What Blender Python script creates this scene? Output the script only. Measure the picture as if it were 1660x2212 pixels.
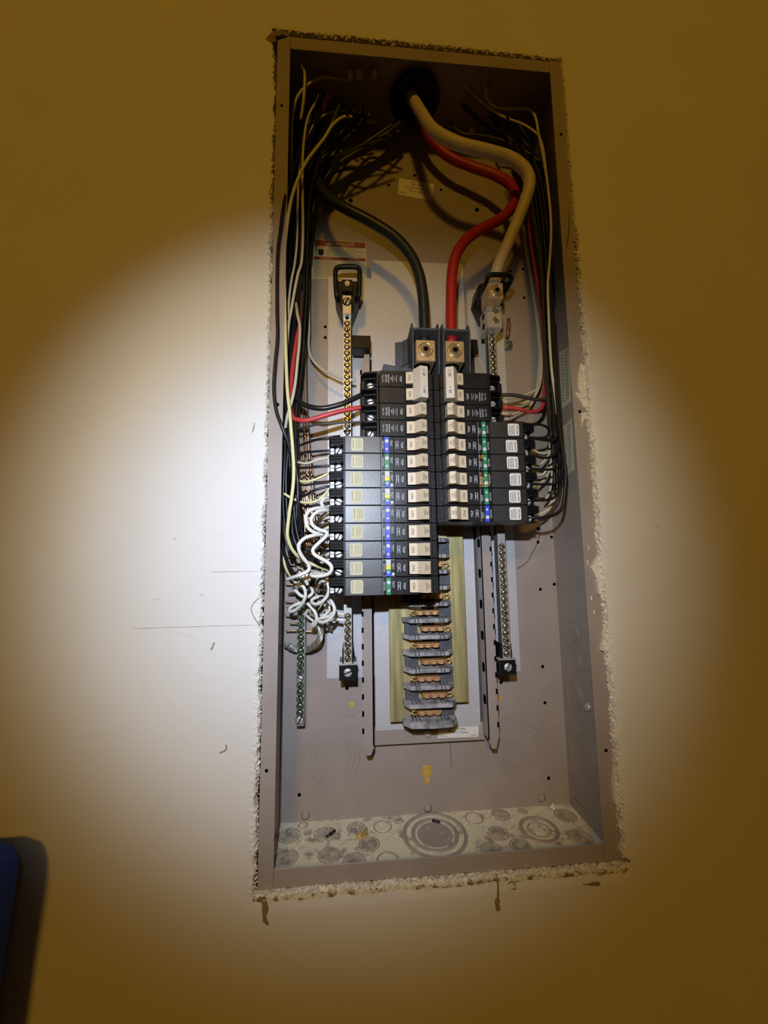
import bpy, bmesh, math, random
from mathutils import Vector, Matrix

for o in list(bpy.data.objects): bpy.data.objects.remove(o)
SC = bpy.context.scene
COL = SC.collection
MM = 0.001

# ------------------------------------------------------------------ camera (solved for a 1660 x 2212 frame)
W_, H_, F_ = 1660, 2212, 841.02
CAM = Vector((-92.61, -419.68, 299.52))                     # mm; x right, y into the wall, z up
RT = Vector((0.99669654, -0.08021994, -0.0126793)); DN = Vector((-0.00357339, 0.1126518, -0.9936281)); FW = Vector((0.08113713, 0.990391, 0.111993))
cd = bpy.data.cameras.new('camera'); cam = bpy.data.objects.new('camera', cd); COL.objects.link(cam)
cd.sensor_fit = 'AUTO'; cd.sensor_width = 36.0; cd.lens = F_ / H_ * 36.0; cd.clip_start = 0.01; cd.clip_end = 50
up, bk = -DN, -FW
cam.matrix_world = Matrix(((RT.x, up.x, bk.x, CAM.x * MM), (RT.y, up.y, bk.y, CAM.y * MM), (RT.z, up.z, bk.z, CAM.z * MM), (0, 0, 0, 1)))
SC.camera = cam
# ------------------------------------------------------------------ world, lights, exposure
wd = bpy.data.worlds.new('night'); SC.world = wd; wd.use_nodes = True
wd.node_tree.nodes['Background'].inputs[0].default_value = (1.0, 0.55, 0.12, 1); wd.node_tree.nodes['Background'].inputs[1].default_value = 0.004
def spot(name, loc, target, power, size, blend, color, radius):
    l = bpy.data.lights.new(name, 'SPOT'); l.energy = power; l.spot_size = math.radians(size); l.spot_blend = blend; l.color = color; l.shadow_soft_size = radius
    o = bpy.data.objects.new(name, l); COL.objects.link(o); o.location = Vector(loc) * MM
    o.rotation_euler = (Vector(target) - Vector(loc)).to_track_quat('-Z', 'Y').to_euler(); return o
FL = (-120, -462, 415)                                       # a hand torch held just above the lens
spot('torch_beam', FL, (-92, 0, 346), 4.7, 86, 0.52, (1.0, 0.96, 0.82), 0.006)   # LED torch: yellowish corona, cool hot spot
spot('torch_core', FL, (-105, 0, 312), 9.0, 70, 1.0, (0.50, 0.66, 1.0), 0.006)
spot('torch_spill', FL, (-92, 0, 346), 0.15, 120, 1.0, (1.0, 0.95, 0.72), 0.006)
al = bpy.data.lights.new('ceiling_lamp_light', 'AREA'); al.shape = 'DISK'; al.size = 0.35; al.energy = 26; al.color = (1.0, 0.52, 0.05)
ao = bpy.data.objects.new('ceiling_lamp_light', al); COL.objects.link(ao); ao.location = (-0.5, -2.9, 1.83)
ao.rotation_euler = (Vector((0, 0, 0.6)) - Vector((-0.5, -2.9, 1.83))).to_track_quat('-Z', 'Y').to_euler()
SC.view_settings.view_transform = 'Standard'; SC.view_settings.look = 'None'; SC.view_settings.gamma = 1; SC.view_settings.use_curve_mapping = False
SC.view_settings.exposure = 0.0

# ------------------------------------------------------------------ helpers
def P(px, py, Y):                                            # photo pixel -> point (mm) on the vertical plane y = Y
    d = RT * ((px - W_ / 2) / F_) + DN * ((py - H_ / 2) / F_) + FW
    return CAM + d * ((Y - CAM.y) / d.y)
def PX(px, py, X):
    d = RT * ((px - W_ / 2) / F_) + DN * ((py - H_ / 2) / F_) + FW
    return CAM + d * ((X - CAM.x) / d.x)
def PZ(px, py, Z):
    d = RT * ((px - W_ / 2) / F_) + DN * ((py - H_ / 2) / F_) + FW
    return CAM + d * ((Z - CAM.z) / d.z)
R = random.Random(7)

def mat(name, col, rough=0.5, metal=0.0, spec=0.5, var=0.0, vscale=40, bump=0.0, bscale=300, col2=None, stretch=None, coat=0.0, thr=None):
    m = bpy.data.materials.new(name); m.use_nodes = True; nt = m.node_tree; b = nt.nodes['Principled BSDF']
    b.inputs['Roughness'].default_value = rough; b.inputs['Metallic'].default_value = metal; b.inputs['Specular IOR Level'].default_value = spec
    b.inputs['Coat Weight'].default_value = coat
    b.inputs['Base Color'].default_value = (*col, 1)
    tc = nt.nodes.new('ShaderNodeTexCoord'); mp = nt.nodes.new('ShaderNodeMapping'); nt.links.new(tc.outputs['Object'], mp.inputs['Vector'])
    if stretch: mp.inputs['Scale'].default_value = stretch
    if var > 0 or col2:
        n = nt.nodes.new('ShaderNodeTexNoise'); n.inputs['Scale'].default_value = vscale; n.inputs['Detail'].default_value = 5
        nt.links.new(mp.outputs['Vector'], n.inputs['Vector'])
        r = nt.nodes.new('ShaderNodeValToRGB'); a, c = (thr if thr else (0.3, 0.7))
        r.color_ramp.elements[0].position = a; r.color_ramp.elements[1].position = c
        if col2 is None:
            c1 = [max(0, x * (1 - var)) for x in col]; c2 = [min(1, x * (1 + var)) for x in col]
        else: c1, c2 = col, col2
        r.color_ramp.elements[0].color = (*c1, 1); r.color_ramp.elements[1].color = (*c2, 1)
        nt.links.new(n.outputs['Fac'], r.inputs['Fac']); nt.links.new(r.outputs['Color'], b.inputs['Base Color'])
    if bump > 0:
        n = nt.nodes.new('ShaderNodeTexNoise'); n.inputs['Scale'].default_value = bscale; n.inputs['Detail'].default_value = 4
        nt.links.new(mp.outputs['Vector'], n.inputs['Vector'])
        bp = nt.nodes.new('ShaderNodeBump'); bp.inputs['Strength'].default_value = bump; bp.inputs['Distance'].default_value = 0.001
        nt.links.new(n.outputs['Fac'], bp.inputs['Height']); nt.links.new(bp.outputs['Normal'], b.inputs['Normal'])
    return m
M = dict(
    blackl=mat('black_gloss_moulding', (0.016, 0.0165, 0.016), 0.43, spec=1.0, var=0.25, vscale=120, bump=0.07, bscale=420),
    wall=mat('wall_paint', (0.76, 0.74, 0.70), 0.75, spec=0.25, var=0.03, vscale=6, bump=0.08, bscale=160),
    plain=mat('room_paint', (0.22, 0.21, 0.19), 0.8), wood=mat('floor_wood', (0.22, 0.13, 0.07), 0.5, var=0.3, vscale=8),
    core=mat('plaster_core', (0.60, 0.56, 0.46), 0.95, spec=0.1, col2=(0.82, 0.79, 0.69), vscale=260, bump=1.0, bscale=500, thr=(0.3, 0.55)),
    tear=mat('torn_paper', (0.20, 0.14, 0.06), 0.95, spec=0.1, thr=(0.38, 0.52), col2=(0.70, 0.64, 0.48), vscale=170, bump=0.9, bscale=400),
    taupe=mat('taupe_enamel', (0.36, 0.312, 0.285), 0.42, spec=0.4, var=0.06, vscale=25, bump=0.06, bscale=900),
    dusty=mat('taupe_enamel_dusty', (0.33, 0.285, 0.26), 0.8, spec=0.2, col2=(0.74, 0.70, 0.54), vscale=90, bump=0.6, bscale=350, thr=(0.30, 0.47)),
    dusty2=mat('taupe_enamel_thin_dust', (0.30, 0.26, 0.225), 0.8, spec=0.2, col2=(0.52, 0.48, 0.38), vscale=110, bump=0.5, bscale=350, thr=(0.38, 0.6)),
    galv=mat('galvanised_sheet', (0.60, 0.60, 0.63), 0.5, 0.25, var=0.06, vscale=400, bump=0.05, bscale=900),
    alu=mat('aluminium', (0.66, 0.65, 0.60), 0.38, 0.55, var=0.08, vscale=200),
    steel=mat('zinc_steel', (0.74, 0.76, 0.78), 0.36, 0.55),
    goldscrew=mat('yellow_zinc', (0.66, 0.58, 0.38), 0.27, 0.85),
    greenscrew=mat('green_zinc', (0.30, 0.40, 0.27), 0.3, 0.8),
    brass=mat('tinned_brass_bus', (0.48, 0.42, 0.19), 0.48, 0.5, var=0.38, vscale=160, stretch=(1, 1, 0.06), bump=0.1, bscale=300),
    lug=mat('lug_brass', (0.66, 0.50, 0.30), 0.4, 0.6, var=0.2, vscale=300, bump=0.2, bscale=400),
    copper=mat('bare_copper', (0.66, 0.40, 0.23), 0.33, 0.8, var=0.2, vscale=60),
    oldcopper=mat('dull_copper', (0.36, 0.20, 0.11), 0.45, 0.6, var=0.3, vscale=80),
    stabcopper=mat('stab_copper', (0.85, 0.50, 0.24), 0.4, 0.6, var=0.15, vscale=200),
    black=mat('black_phenolic', (0.015, 0.0148, 0.0148), 0.32, spec=0.42, var=0.25, vscale=120, bump=0.12, bscale=500),
    blackp=mat('black_plastic', (0.008, 0.0085, 0.010), 0.42, spec=0.32),
    hole=mat('dark_hole', (0.004, 0.004, 0.004), 0.9, spec=0.0),
    grayp=mat('slate_plastic', (0.085, 0.092, 0.108), 0.7, spec=0.3, var=0.2, vscale=120, bump=0.3, bscale=500),
    dustyp=mat('slate_plastic_dusty', (0.12, 0.125, 0.14), 0.85, spec=0.2, col2=(0.42, 0.41, 0.42), vscale=90, bump=0.3, bscale=600, thr=(0.3, 0.6)),
    tan=mat('tan_handle', (0.60, 0.49, 0.33), 0.5, var=0.05, vscale=80), tie=mat('pale_handle', (0.66, 0.58, 0.47), 0.5),
    ink=mat('dark_ink', (0.03, 0.025, 0.02), 0.7, spec=0.1), fade=mat('faded_ink', (0.30, 0.26, 0.18), 0.8, spec=0.1), white=mat('white_print', (0.58, 0.58, 0.60), 0.6),
    label=mat('cream_label', (0.58, 0.55, 0.36), 0.7, spec=0.2), wlabel=mat('white_label', (0.78, 0.77, 0.73), 0.6), graylabel=mat('gray_label', (0.60, 0.58, 0.48), 0.6, var=0.1, vscale=60),
    blue=mat('blue_print', (0.03, 0.07, 0.62), 0.45), green=mat('green_print', (0.02, 0.24, 0.09), 0.45), yellow=mat('yellow_print', (0.75, 0.62, 0.02), 0.45), orange=mat('orange_print', (0.78, 0.30, 0.02), 0.5),
    redlabel=mat('danger_red', (0.26, 0.05, 0.02), 0.6, var=0.15, vscale=100),
    w_black=mat('black_insulation', (0.014, 0.014, 0.016), 0.33, spec=0.5), w_gray=mat('charcoal_insulation', (0.055, 0.052, 0.048), 0.45),
    w_white=mat('white_insulation', (0.80, 0.79, 0.72), 0.4), w_cream=mat('cream_insulation', (0.62, 0.57, 0.42), 0.42), w_yellow=mat('glare_yellow_insulation', (0.74, 0.70, 0.36), 0.42),  # yellow wires carry the torch's glare in their own colour
    w_red=mat('red_insulation', (0.56, 0.05, 0.055), 0.4, var=0.08, vscale=80), feeder_red=mat('feeder_red', (0.38, 0.016, 0.014), 0.5, var=0.12, vscale=150),
    feeder_black=mat('feeder_black', (0.020, 0.024, 0.024), 0.34, bump=0.1, bscale=300), feeder_white=mat('feeder_white', (0.62, 0.54, 0.38), 0.5, var=0.06, vscale=120),
    jacket=mat('cable_jacket', (0.60, 0.48, 0.32), 0.5), barmetal=mat('dull_bar_metal', (0.36, 0.39, 0.34), 0.42, 0.5, var=0.15, vscale=120), strand=mat('tinned_strand', (0.55, 0.54, 0.47), 0.35, 0.75),
    navy=mat('navy_fabric', (0.022, 0.052, 0.24), 0.9, spec=0.2, var=0.25, vscale=300, bump=0.4, bscale=900), leg=mat('chair_leg_wood', (0.10, 0.055, 0.03), 0.5),
    rust=mat('yellow_oxide', (0.55, 0.36, 0.07), 0.8, var=0.3, vscale=150), dirt_and_shade=mat('brown_dirt_and_shade', (0.27, 0.19, 0.085), 0.95), chip=mat('paint_chip', (0.34, 0.30, 0.27), 0.9),  # the brown also paints the shade at the hole's top left corner
    crack=mat('hairline_crack', (0.30, 0.27, 0.24), 0.95),
)
class MB:
    def __init__(s): s.bm = bmesh.new(); s.mi = 0
    def _f(s, vs, smooth=False):
        try:
            f = s.bm.faces.new(vs); f.material_index = s.mi; f.smooth = smooth; return f
        except ValueError: return None
    def box(s, x0, x1, y0, y1, z0, z1, bev=0):
        if x0 > x1: x0, x1 = x1, x0
        v = [s.bm.verts.new((x, y, z)) for x in (x0, x1) for y in (y0, y1) for z in (z0, z1)]
        fs = [s._f([v[i] for i in q]) for q in ((0, 1, 3, 2), (4, 6, 7, 5), (0, 4, 5, 1), (2, 3, 7, 6), (0, 2, 6, 4), (1, 5, 7, 3))]
        if bev:
            es = list({e for f in fs for e in f.edges})
            r = bmesh.ops.bevel(s.bm, geom=es, offset=bev, segments=1, affect='EDGES', profile=0.5)
            for f in r['faces']: f.material_index = s.mi
        return s
    def prism(s, poly, a0, a1, plane='xz'):
        def pt(p, a):
            return {'xz': (p[0], a, p[1]), 'xy': (p[0], p[1], a), 'yz': (a, p[0], p[1])}[plane]
        A = [s.bm.verts.new(pt(p, a0)) for p in poly]; B = [s.bm.verts.new(pt(p, a1)) for p in poly]; n = len(poly)
        fs = [s._f(A), s._f(B[::-1])]
        for i in range(n): fs.append(s._f([A[i], B[i], B[(i + 1) % n], A[(i + 1) % n]]))
        bmesh.ops.recalc_face_normals(s.bm, faces=[f for f in fs if f]); return s
    def cyl(s, c, ax, r, h, seg=16, r2=None, cap=True):
        ax = Vector(ax).normalized(); c = Vector(c); u = ax.orthogonal().normalized(); w = ax.cross(u); r2 = r if r2 is None else r2
        A = []; B = []
        for i in range(seg):
            t = 2 * math.pi * i / seg; d = u * math.cos(t) + w * math.sin(t)
            A.append(s.bm.verts.new(c + d * r)); B.append(s.bm.verts.new(c + ax * h + d * r2))
        for i in range(seg): s._f([A[i], A[(i + 1) % seg], B[(i + 1) % seg], B[i]], True)
        if cap: s._f(A[::-1]); s._f(B)
        return s
    def ring(s, c, ax, r, t, seg=28, ts=6):
        ax = Vector(ax).normalized(); c = Vector(c); u = ax.orthogonal().normalized(); w = ax.cross(u)
        return s.tube([c + (u * math.cos(2 * math.pi * i / seg) + w * math.sin(2 * math.pi * i / seg)) * r for i in range(seg)], t, ts, closed=True)
    def tube(s, pts, r, seg=8, closed=False):
        pts = [Vector(p) for p in pts]; n = len(pts); rings = []; nrm = None
        for i, p in enumerate(pts):
            a = pts[i - 1] if (i or closed) else pts[0]; b = pts[(i + 1) % n] if (i < n - 1 or closed) else pts[-1]
            t = (b - a)
            if t.length < 1e-6: t = Vector((0, 0, 1))
            t.normalize()
            if nrm is None: nrm = t.orthogonal().normalized()
            nrm = (nrm - t * nrm.dot(t))
            if nrm.length < 1e-5: nrm = t.orthogonal()
            nrm.normalize(); w = t.cross(nrm); rr = r(i / max(1, n - 1)) if callable(r) else r
            rings.append([s.bm.verts.new(p + (nrm * math.cos(2 * math.pi * k / seg) + w * math.sin(2 * math.pi * k / seg)) * rr) for k in range(seg)])
        for i in range(n if closed else n - 1):
            A, B = rings[i], rings[(i + 1) % n]
            for k in range(seg): s._f([A[k], A[(k + 1) % seg], B[(k + 1) % seg], B[k]], True)
        if not closed: s._f(rings[0][::-1]); s._f(rings[-1])
        return s
    def text(s, txt, size, c, right, upv, off=0.0, squeeze=1.0):
        vs, fs, (w, h) = text_geo(txt); c = Vector(c); right = Vector(right).normalized(); upv = Vector(upv).normalized(); n = right.cross(upv)
        V = [s.bm.verts.new(c + right * ((v[0] - w / 2) * size * squeeze) + upv * ((v[1] - h / 2) * size) + n * off) for v in vs]
        for f in fs: s._f([V[i] for i in f])
        return s
    def mesh(s, name, mats, loc=(0, 0, 0)):
        me = bpy.data.meshes.new(name); L = Vector(loc)
        for v in s.bm.verts: v.co = (v.co - L) * MM
        s.bm.to_mesh(me); s.bm.free()
        for m in (mats if isinstance(mats, (list, tuple)) else [mats]): me.materials.append(M[m] if isinstance(m, str) else m)
        return me
TXT = {}
def text_geo(t):
    if t not in TXT:
        c = bpy.data.curves.new('t', 'FONT'); c.body = t; c.size = 1.0; c.resolution_u = 2
        o = bpy.data.objects.new('t', c); COL.objects.link(o); bpy.context.view_layer.update()
        me = bpy.data.meshes.new_from_object(o.evaluated_get(bpy.context.evaluated_depsgraph_get()))
        vs = [(v.co.x, v.co.y) for v in me.vertices]; fs = [tuple(p.vertices) for p in me.polygons]
        mnx = min(v[0] for v in vs); mny = min(v[1] for v in vs)
        vs = [(a - mnx, b - mny) for a, b in vs]
        TXT[t] = (vs, fs, (max(v[0] for v in vs), max(v[1] for v in vs)))
        bpy.data.objects.remove(o); bpy.data.curves.remove(c); bpy.data.meshes.remove(me)
    return TXT[t]
def tag(o, label=None, cat=None, group=None, kind=None):
    if label: o['label'] = label
    if cat: o['category'] = cat
    if group: o['group'] = group
    if kind: o['kind'] = kind
    return o
def thing(name, label, cat, loc=(0, 0, 0), group=None):
    o = bpy.data.objects.new(name, None); COL.objects.link(o); o.location = Vector(loc) * MM; o.empty_display_size = 0.01
    return tag(o, label, cat, group)
def root_loc(par):                                           # mm location of the thing a part belongs to
    v = Vector((0, 0, 0))
    while par: v += Vector(par.location) / MM; par = par.parent
    return v
def obj(name, mb, mats, parent=None, label=None, kind=None):  # mb in world mm
    me = mb.mesh(name, mats, root_loc(parent)) if isinstance(mb, MB) else mb
    o = bpy.data.objects.new(name, me); COL.objects.link(o); o.parent = parent
    if label: o['label'] = label
    if kind: o['kind'] = kind
    return o
def inst(name, me, loc, parent):                             # shared mesh at a world-mm location
    o = bpy.data.objects.new(name, me); COL.objects.link(o); o.parent = parent
    o.location = (Vector(loc) - root_loc(parent)) * MM; return o
def spline(pts, n=7):
    pts = [Vector(p) for p in pts]
    if len(pts) < 3: return pts
    out = []; Q = [pts[0] * 2 - pts[1]] + pts + [pts[-1] * 2 - pts[-2]]
    for i in range(1, len(Q) - 2):
        a, b, c, d = Q[i - 1:i + 3]
        for k in range(n):
            t = k / n; out.append(0.5 * ((2 * b) + (c - a) * t + (2 * a - 5 * b + 4 * c - d) * t * t + (3 * b - a - 3 * c + d) * t ** 3))
    return out + [pts[-1]]
def rrect(x0, x1, z0, z1, r, n=4):
    P_ = []
    for cx, cz, a in ((x1 - r, z1 - r, 0), (x0 + r, z1 - r, 90), (x0 + r, z0 + r, 180), (x1 - r, z0 + r, 270)):
        for k in range(n + 1):
            t = math.radians(a + 90 * k / n); P_.append((cx + r * math.cos(t), cz + r * math.sin(t)))
    return P_

# ------------------------------------------------------------------ the setting
WY = -8.0                                                    # front of the drywall; the cabinet flange sits at y = 0
XL, XR, ZB, ZT = -182.5, 182.0, -17.0, 939.0                 # outer edge of the flange
def wy(z): return WY + 5.0 * min(1.5, max(0.0, (z - 350) / 590))
def build_wall():
    pts = []; st = 2.2; g = 1.6                              # the rough hole, sampled every ~2 mm
    def seg(a, b):
        n = int((Vector(b) - Vector(a)).length / st)
        return [(a[0] + (b[0] - a[0]) * i / n, a[1] + (b[1] - a[1]) * i / n) for i in range(n)]
    c = [(XL - g - 3, ZB - g), (XR + g, ZB - g), (XR + g - 1, 300), (XR + g - 1.5, ZT + g), (XL - g - 4, ZT + g + 3), (XL - g, 850), (XL - g - 1, 400)]
    per = []; nrm = []; side = [(0, -1), (1, 0), (1, 0), (0, 1), (-1, 0), (-1, 0), (-1, 0)]
    for i in range(len(c)): q = seg(c[i], c[(i + 1) % len(c)]); per += q; nrm += [side[i]] * len(q)
    n = len(per); ctr = Vector(((XL + XR) / 2, 0, (ZB + ZT) / 2)); rr = random.Random(3)
    low = [rr.uniform(-1, 1) for _ in range(n // 7 + 3)]; mid = [rr.uniform(-1, 1) for _ in range(n // 3 + 3)]
    def nz(arr, i, step):
        k = i / step; a = int(k); f = k - a; m = len(arr) - 1; return arr[a % m] * (1 - f) + arr[(a + 1) % m] * f
    bm = bmesh.new(); rings = []
    depth = [(26, WY), (13, WY - 0.1), (11.5, WY - 0.15), (6, WY - 0.1), (3, WY + 0.1), (0.8, WY + 0.3), (0, WY + 1.5), (-0.6, WY + 4), (-0.8, WY + 7), (-0.5, WY + 10), (0.5, WY + 13)]
    for ri, (o_, y) in enumerate(depth):
        ring = []
        for i, (x, z) in enumerate(per):
            nx, nz_ = nrm[i]; bottom = nz_ < 0
            e = 1.3 * nz(low, i, 7) + 0.8 * nz(mid, i, 3) + rr.uniform(-0.5, 0.5)
            amp = 0 if ri < 2 else (0.15 if ri < 3 else (0.8 if ri < 5 else 1.0))
            oo = o_ + e * amp + (rr.uniform(-1.5, 1.2) if ri >= 5 else 0); yy = y + (rr.uniform(-1.0, 1.0) if ri >= 6 else (rr.uniform(-0.3, 0.3) if ri in (4, 5) else 0))
            if bottom and 3 <= ri <= 5: oo += 1.0 * max(0, nz(mid, i + 11, 3)); yy += 0.3
            if nx > 0 and z > 690: oo = o_ + (oo - o_) * 0.35
            ring.append(bm.verts.new(((x + nx * oo), max(yy - WY + wy(z), 0.0) if ri > 8 else yy - WY + wy(z), (z + nz_ * oo))))
        rings.append(ring)
    BX, B0, B1 = 2200, -870, 1900
    outer = []
    for (x, z) in per:
        d = Vector((x - ctr.x, z - ctr.z)); t = min(BX / abs(d.x) if abs(d.x) > 1e-6 else 1e9, ((B1 - ctr.z) if d.y > 0 else (ctr.z - B0)) / abs(d.y) if abs(d.y) > 1e-6 else 1e9)
        outer.append(bm.verts.new((ctr.x + d.x * t, wy(ctr.z + d.y * t), ctr.z + d.y * t)))
    rings = [outer] + rings
    for ri in range(len(rings) - 1):
        A, B = rings[ri], rings[ri + 1]
        for i in range(n):
            f = bm.faces.new([A[i], B[i], B[(i + 1) % n], A[(i + 1) % n]]); bottom = nrm[i][1] < 0
            mi = 0
            if ri >= 6: mi = 1
            if ri in (5, 6) and bottom: mi = 2
            f.material_index = mi; f.smooth = ri < 3
    bmesh.ops.recalc_face_normals(bm, faces=bm.faces[:])
    for v in bm.verts: v.co *= MM
    me = bpy.data.meshes.new('wall_front'); bm.to_mesh(me); bm.free()
    for k in ('wall', 'core', 'tear'): me.materials.append(M[k])
    o = bpy.data.objects.new('wall_front', me); COL.objects.link(o); o['kind'] = 'structure'; return o
wall = build_wall()
def struct(name, mb, m): o = obj(name, mb, m); o['kind'] = 'structure'; return o
struct('floor', MB().box(-2200, 2200, -3400, 200, -890, -870), 'wood')
struct('ceiling', MB().box(-2200, 2200, -3400, 200, 1900, 1920), 'plain')
struct('wall_left', MB().box(-2220, -2200, -3400, 200, -870, 1900), 'plain')
struct('wall_right', MB().box(2200, 2220, -3400, 200, -870, 1900), 'plain')
struct('wall_back', MB().box(-2200, 2200, -3420, -3400, -870, 1900), 'plain')

# crumbs of plaster clinging round the cut edge, cracks, nicks, stains and one painted corner shade: parts of the wall
def crumb(mb, c, r, rg):
    v = [Vector(d) * r * rg.uniform(0.55, 1.15) + Vector(c) for d in ((1, 0, 0), (-1, 0, 0), (0, 1, 0), (0, -1, 0), (0, 0, 1), (0, 0, -1))]
    V = [mb.bm.verts.new(p) for p in v]
    for q in ((0, 2, 4), (2, 1, 4), (1, 3, 4), (3, 0, 4), (2, 0, 5), (1, 2, 5), (3, 1, 5), (0, 3, 5)): mb._f([V[i] for i in q])
cm = MB(); rg = random.Random(11)
for i in range(1500):
    t = rg.random(); side = rg.choice('llllrrrrb')
    if side == 'l': c = (XL - 2.6 + rg.uniform(-1.4, 1.2), rg.uniform(-7, -0.5), ZB + t * (ZT - 210 - ZB))
    elif side == 'r': c = (XR + 0.6 + rg.uniform(-1.6, 1.4), rg.uniform(-7, -0.5), ZB + t * (ZT - 240 - ZB))
    elif side == 'b': c = (XL + t * (XR - XL), rg.uniform(-8, -1), ZB - 1.2 + rg.uniform(-2.2, 1))
    else: c = (XL + t * (XR - XL), rg.uniform(-3, -1), ZT + 1.5 + rg.uniform(-1, 1.5))
    crumb(cm, c, rg.uniform(0.4, 1.5) ** 1.3, rg)
obj('plaster_crumbs', cm, 'core', wall, kind='stuff')
def ribbon(pts, w, y, name, m, taper=True):
    mb = MB(); p = [P(a, b, y - WY + wy(P(a, b, y).z)) for a, b in pts]; p = spline(p, 5) if len(p) > 2 else p; n = len(p); L = []; Rr = []
    for i, q in enumerate(p):
        d = (p[min(i + 1, n - 1)] - p[max(i - 1, 0)]).normalized(); s_ = Vector((-d.z, 0, d.x)); ww = (w[min(i * len(w) // n, len(w) - 1)] if isinstance(w, list) else w) * (0.35 if taper and i in (0, n - 1) else 1) * R.uniform(0.75, 1.2)
        L.append(q + s_ * ww); Rr.append(q - s_ * ww)
    for A, B in ((L, Rr),):
        a = [mb.bm.verts.new(v) for v in A]; b = [mb.bm.verts.new(v) for v in B]; a2 = [mb.bm.verts.new(v + Vector((0, 0.4, 0))) for v in A]; b2 = [mb.bm.verts.new(v + Vector((0, 0.4, 0))) for v in B]
        for i in range(n - 1):
            mb._f([a[i], b[i], b[i + 1], a[i + 1]]); mb._f([a[i], a[i + 1], a2[i + 1], a2[i]]); mb._f([b[i], b2[i], b2[i + 1], b[i + 1]])
    return obj(name, mb, m, wall)
yw = WY - 0.15
ribbon([(285, 1358), (380, 1355), (480, 1352), (560, 1350)], 0.22, yw, 'crack', 'crack')
ribbon([(452, 1236), (500, 1235), (556, 1234)], 0.22, yw, 'crack', 'crack')
ribbon([(1233, 450), (1232, 478), (1230, 505), (1227, 526)], 0.35, yw, 'crack', 'dirt_and_shade')
ribbon([(562, 1290), (548, 1303), (543, 1318), (552, 1338), (560, 1350)], 0.5, yw - 0.5, 'crack', 'chip')
ribbon([(380, 1365), (425, 1378)], 0.16, yw, 'crack', 'crack')
ribbon([(463, 1387), (460, 1397), (455, 1405)], 0.9, yw, 'wall_nick', 'chip')
ribbon([(489, 1608), (488, 1620), (474, 1627)], 1.0, yw, 'wall_nick', 'chip')
ribbon([(326, 1297), (346, 1293)], 0.4, yw, 'wall_nick', 'chip'); ribbon([(374, 1163), (381, 1164)], 0.7, yw, 'wall_nick', 'chip')
ribbon([(435, 1283), (437, 1288)], 0.7, yw, 'wall_nick', 'chip'); ribbon([(545, 935), (549, 922), (550, 913)], 0.7, yw, 'wall_nick', 'chip')
ribbon([(461, 1144), (464, 1146)], 0.6, yw, 'wall_nick', 'chip'); ribbon([(480, 1155), (485, 1154)], 0.4, yw, 'wall_nick', 'chip'); ribbon([(1417, 1139), (1424, 1134)], 0.6, yw, 'wall_nick', 'crack')
ribbon([(1258, 1911), (1279, 1910), (1298, 1909)], [0.6, 1.6, 2.0], yw, 'stain_and_shade', 'dirt_and_shade')
ribbon([(1074, 1886), (1076, 1905), (1077, 1930), (1075, 1955), (1079, 1968)], [0.5, 1.0, 1.3, 2.4, 2.6], yw - 0.4, 'stain_and_shade', 'dirt_and_shade')
ribbon([(1098, 1910), (1108, 1905), (1115, 1920), (1105, 1921)], 0.5, yw - 0.4, 'stain_and_shade', 'dirt_and_shade')
ribbon([(566, 1938), (573, 1958), (572, 1985), (580, 1998)], [2.5, 3.0, 2.0, 1.2], yw - 0.1, 'stain_and_shade', 'dirt_and_shade')
ribbon([(1347, 1856), (1356, 1858), (1363, 1862)], [2.0, 1.5, 1.0], yw - 0.2, 'stain_and_shade', 'dirt_and_shade')
ribbon([(586, 90), (590, 75), (620, 69)], [5.0, 4.0, 2.0], yw - 0.2, 'stain_and_shade', 'dirt_and_shade')  # brown ribbon paints the shade in the gap at the top left corner
# a smear of joint compound over the right flange
def blob(pts, y0, y1, name, m, par): return obj(name, MB().prism([(P(a, b, y0).x, P(a, b, y0).z) for a, b in pts], y0, y1), m, par)
blob([(1256, 783), (1250, 808), (1250, 836), (1254, 850), (1243, 846), (1256, 868), (1262, 880), (1275, 885), (1268, 830), (1262, 790)], -1.6, -0.1, 'compound_smear', 'core', wall)
blob([(1257, 893), (1258, 922), (1262, 905), (1270, 905), (1270, 890)], -1.4, -0.1, 'compound_smear', 'core', wall)
blob([(1283, 1218), (1279, 1228), (1290, 1250), (1296, 1285), (1308, 1283), (1308, 1205), (1296, 1198)], -4.0, -0.1, 'compound_smear', 'core', wall)
blob([(1304, 1388), (1300, 1405), (1312, 1408), (1318, 1380), (1312, 1350)], -4.0, -0.1, 'compound_smear', 'core', wall)
blob([(1330, 1662), (1326, 1700), (1329, 1738), (1340, 1745), (1341, 1700), (1338, 1662)], -4.0, -0.1, 'compound_smear', 'core', wall)

# ------------------------------------------------------------------ the cabinet
BK = 92.0
enc = thing('panel_enclosure', 'taupe steel breaker panel enclosure set into the rough drywall cut-out', 'electrical panel', (0, BK, 0))
bp_ = obj('back_panel', MB().box(-181, 181, BK, BK + 1.5, -16, 938), 'taupe', enc)
obj('side_panel', MB().box(-182.5, -181, 0.8, BK + 1.5, -17, 939), 'taupe', enc)
sr = obj('side_panel', MB().box(181, 182.5, 0.8, BK + 1.5, -17, 939), 'taupe', enc)
obj('top_panel', MB().box(-181, 181, 0.8, BK, 937, 938.5), 'taupe', enc)
bt = obj('bottom_panel', MB().box(-181, 181, 0.8, BK, -17, -16), 'dusty', enc, 'taupe steel bottom with a crust of drywall dust')
fl = obj('left_flange', MB().prism([(-184.6, -17), (-169.8, -17), (-166.8, 939), (-182.3, 939)], 0, 1.4), 'taupe', enc)
fr = obj('right_flange', MB().box(166, 182.5, 0, 1.4, -17, 939, 0.3), 'taupe', enc)
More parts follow.
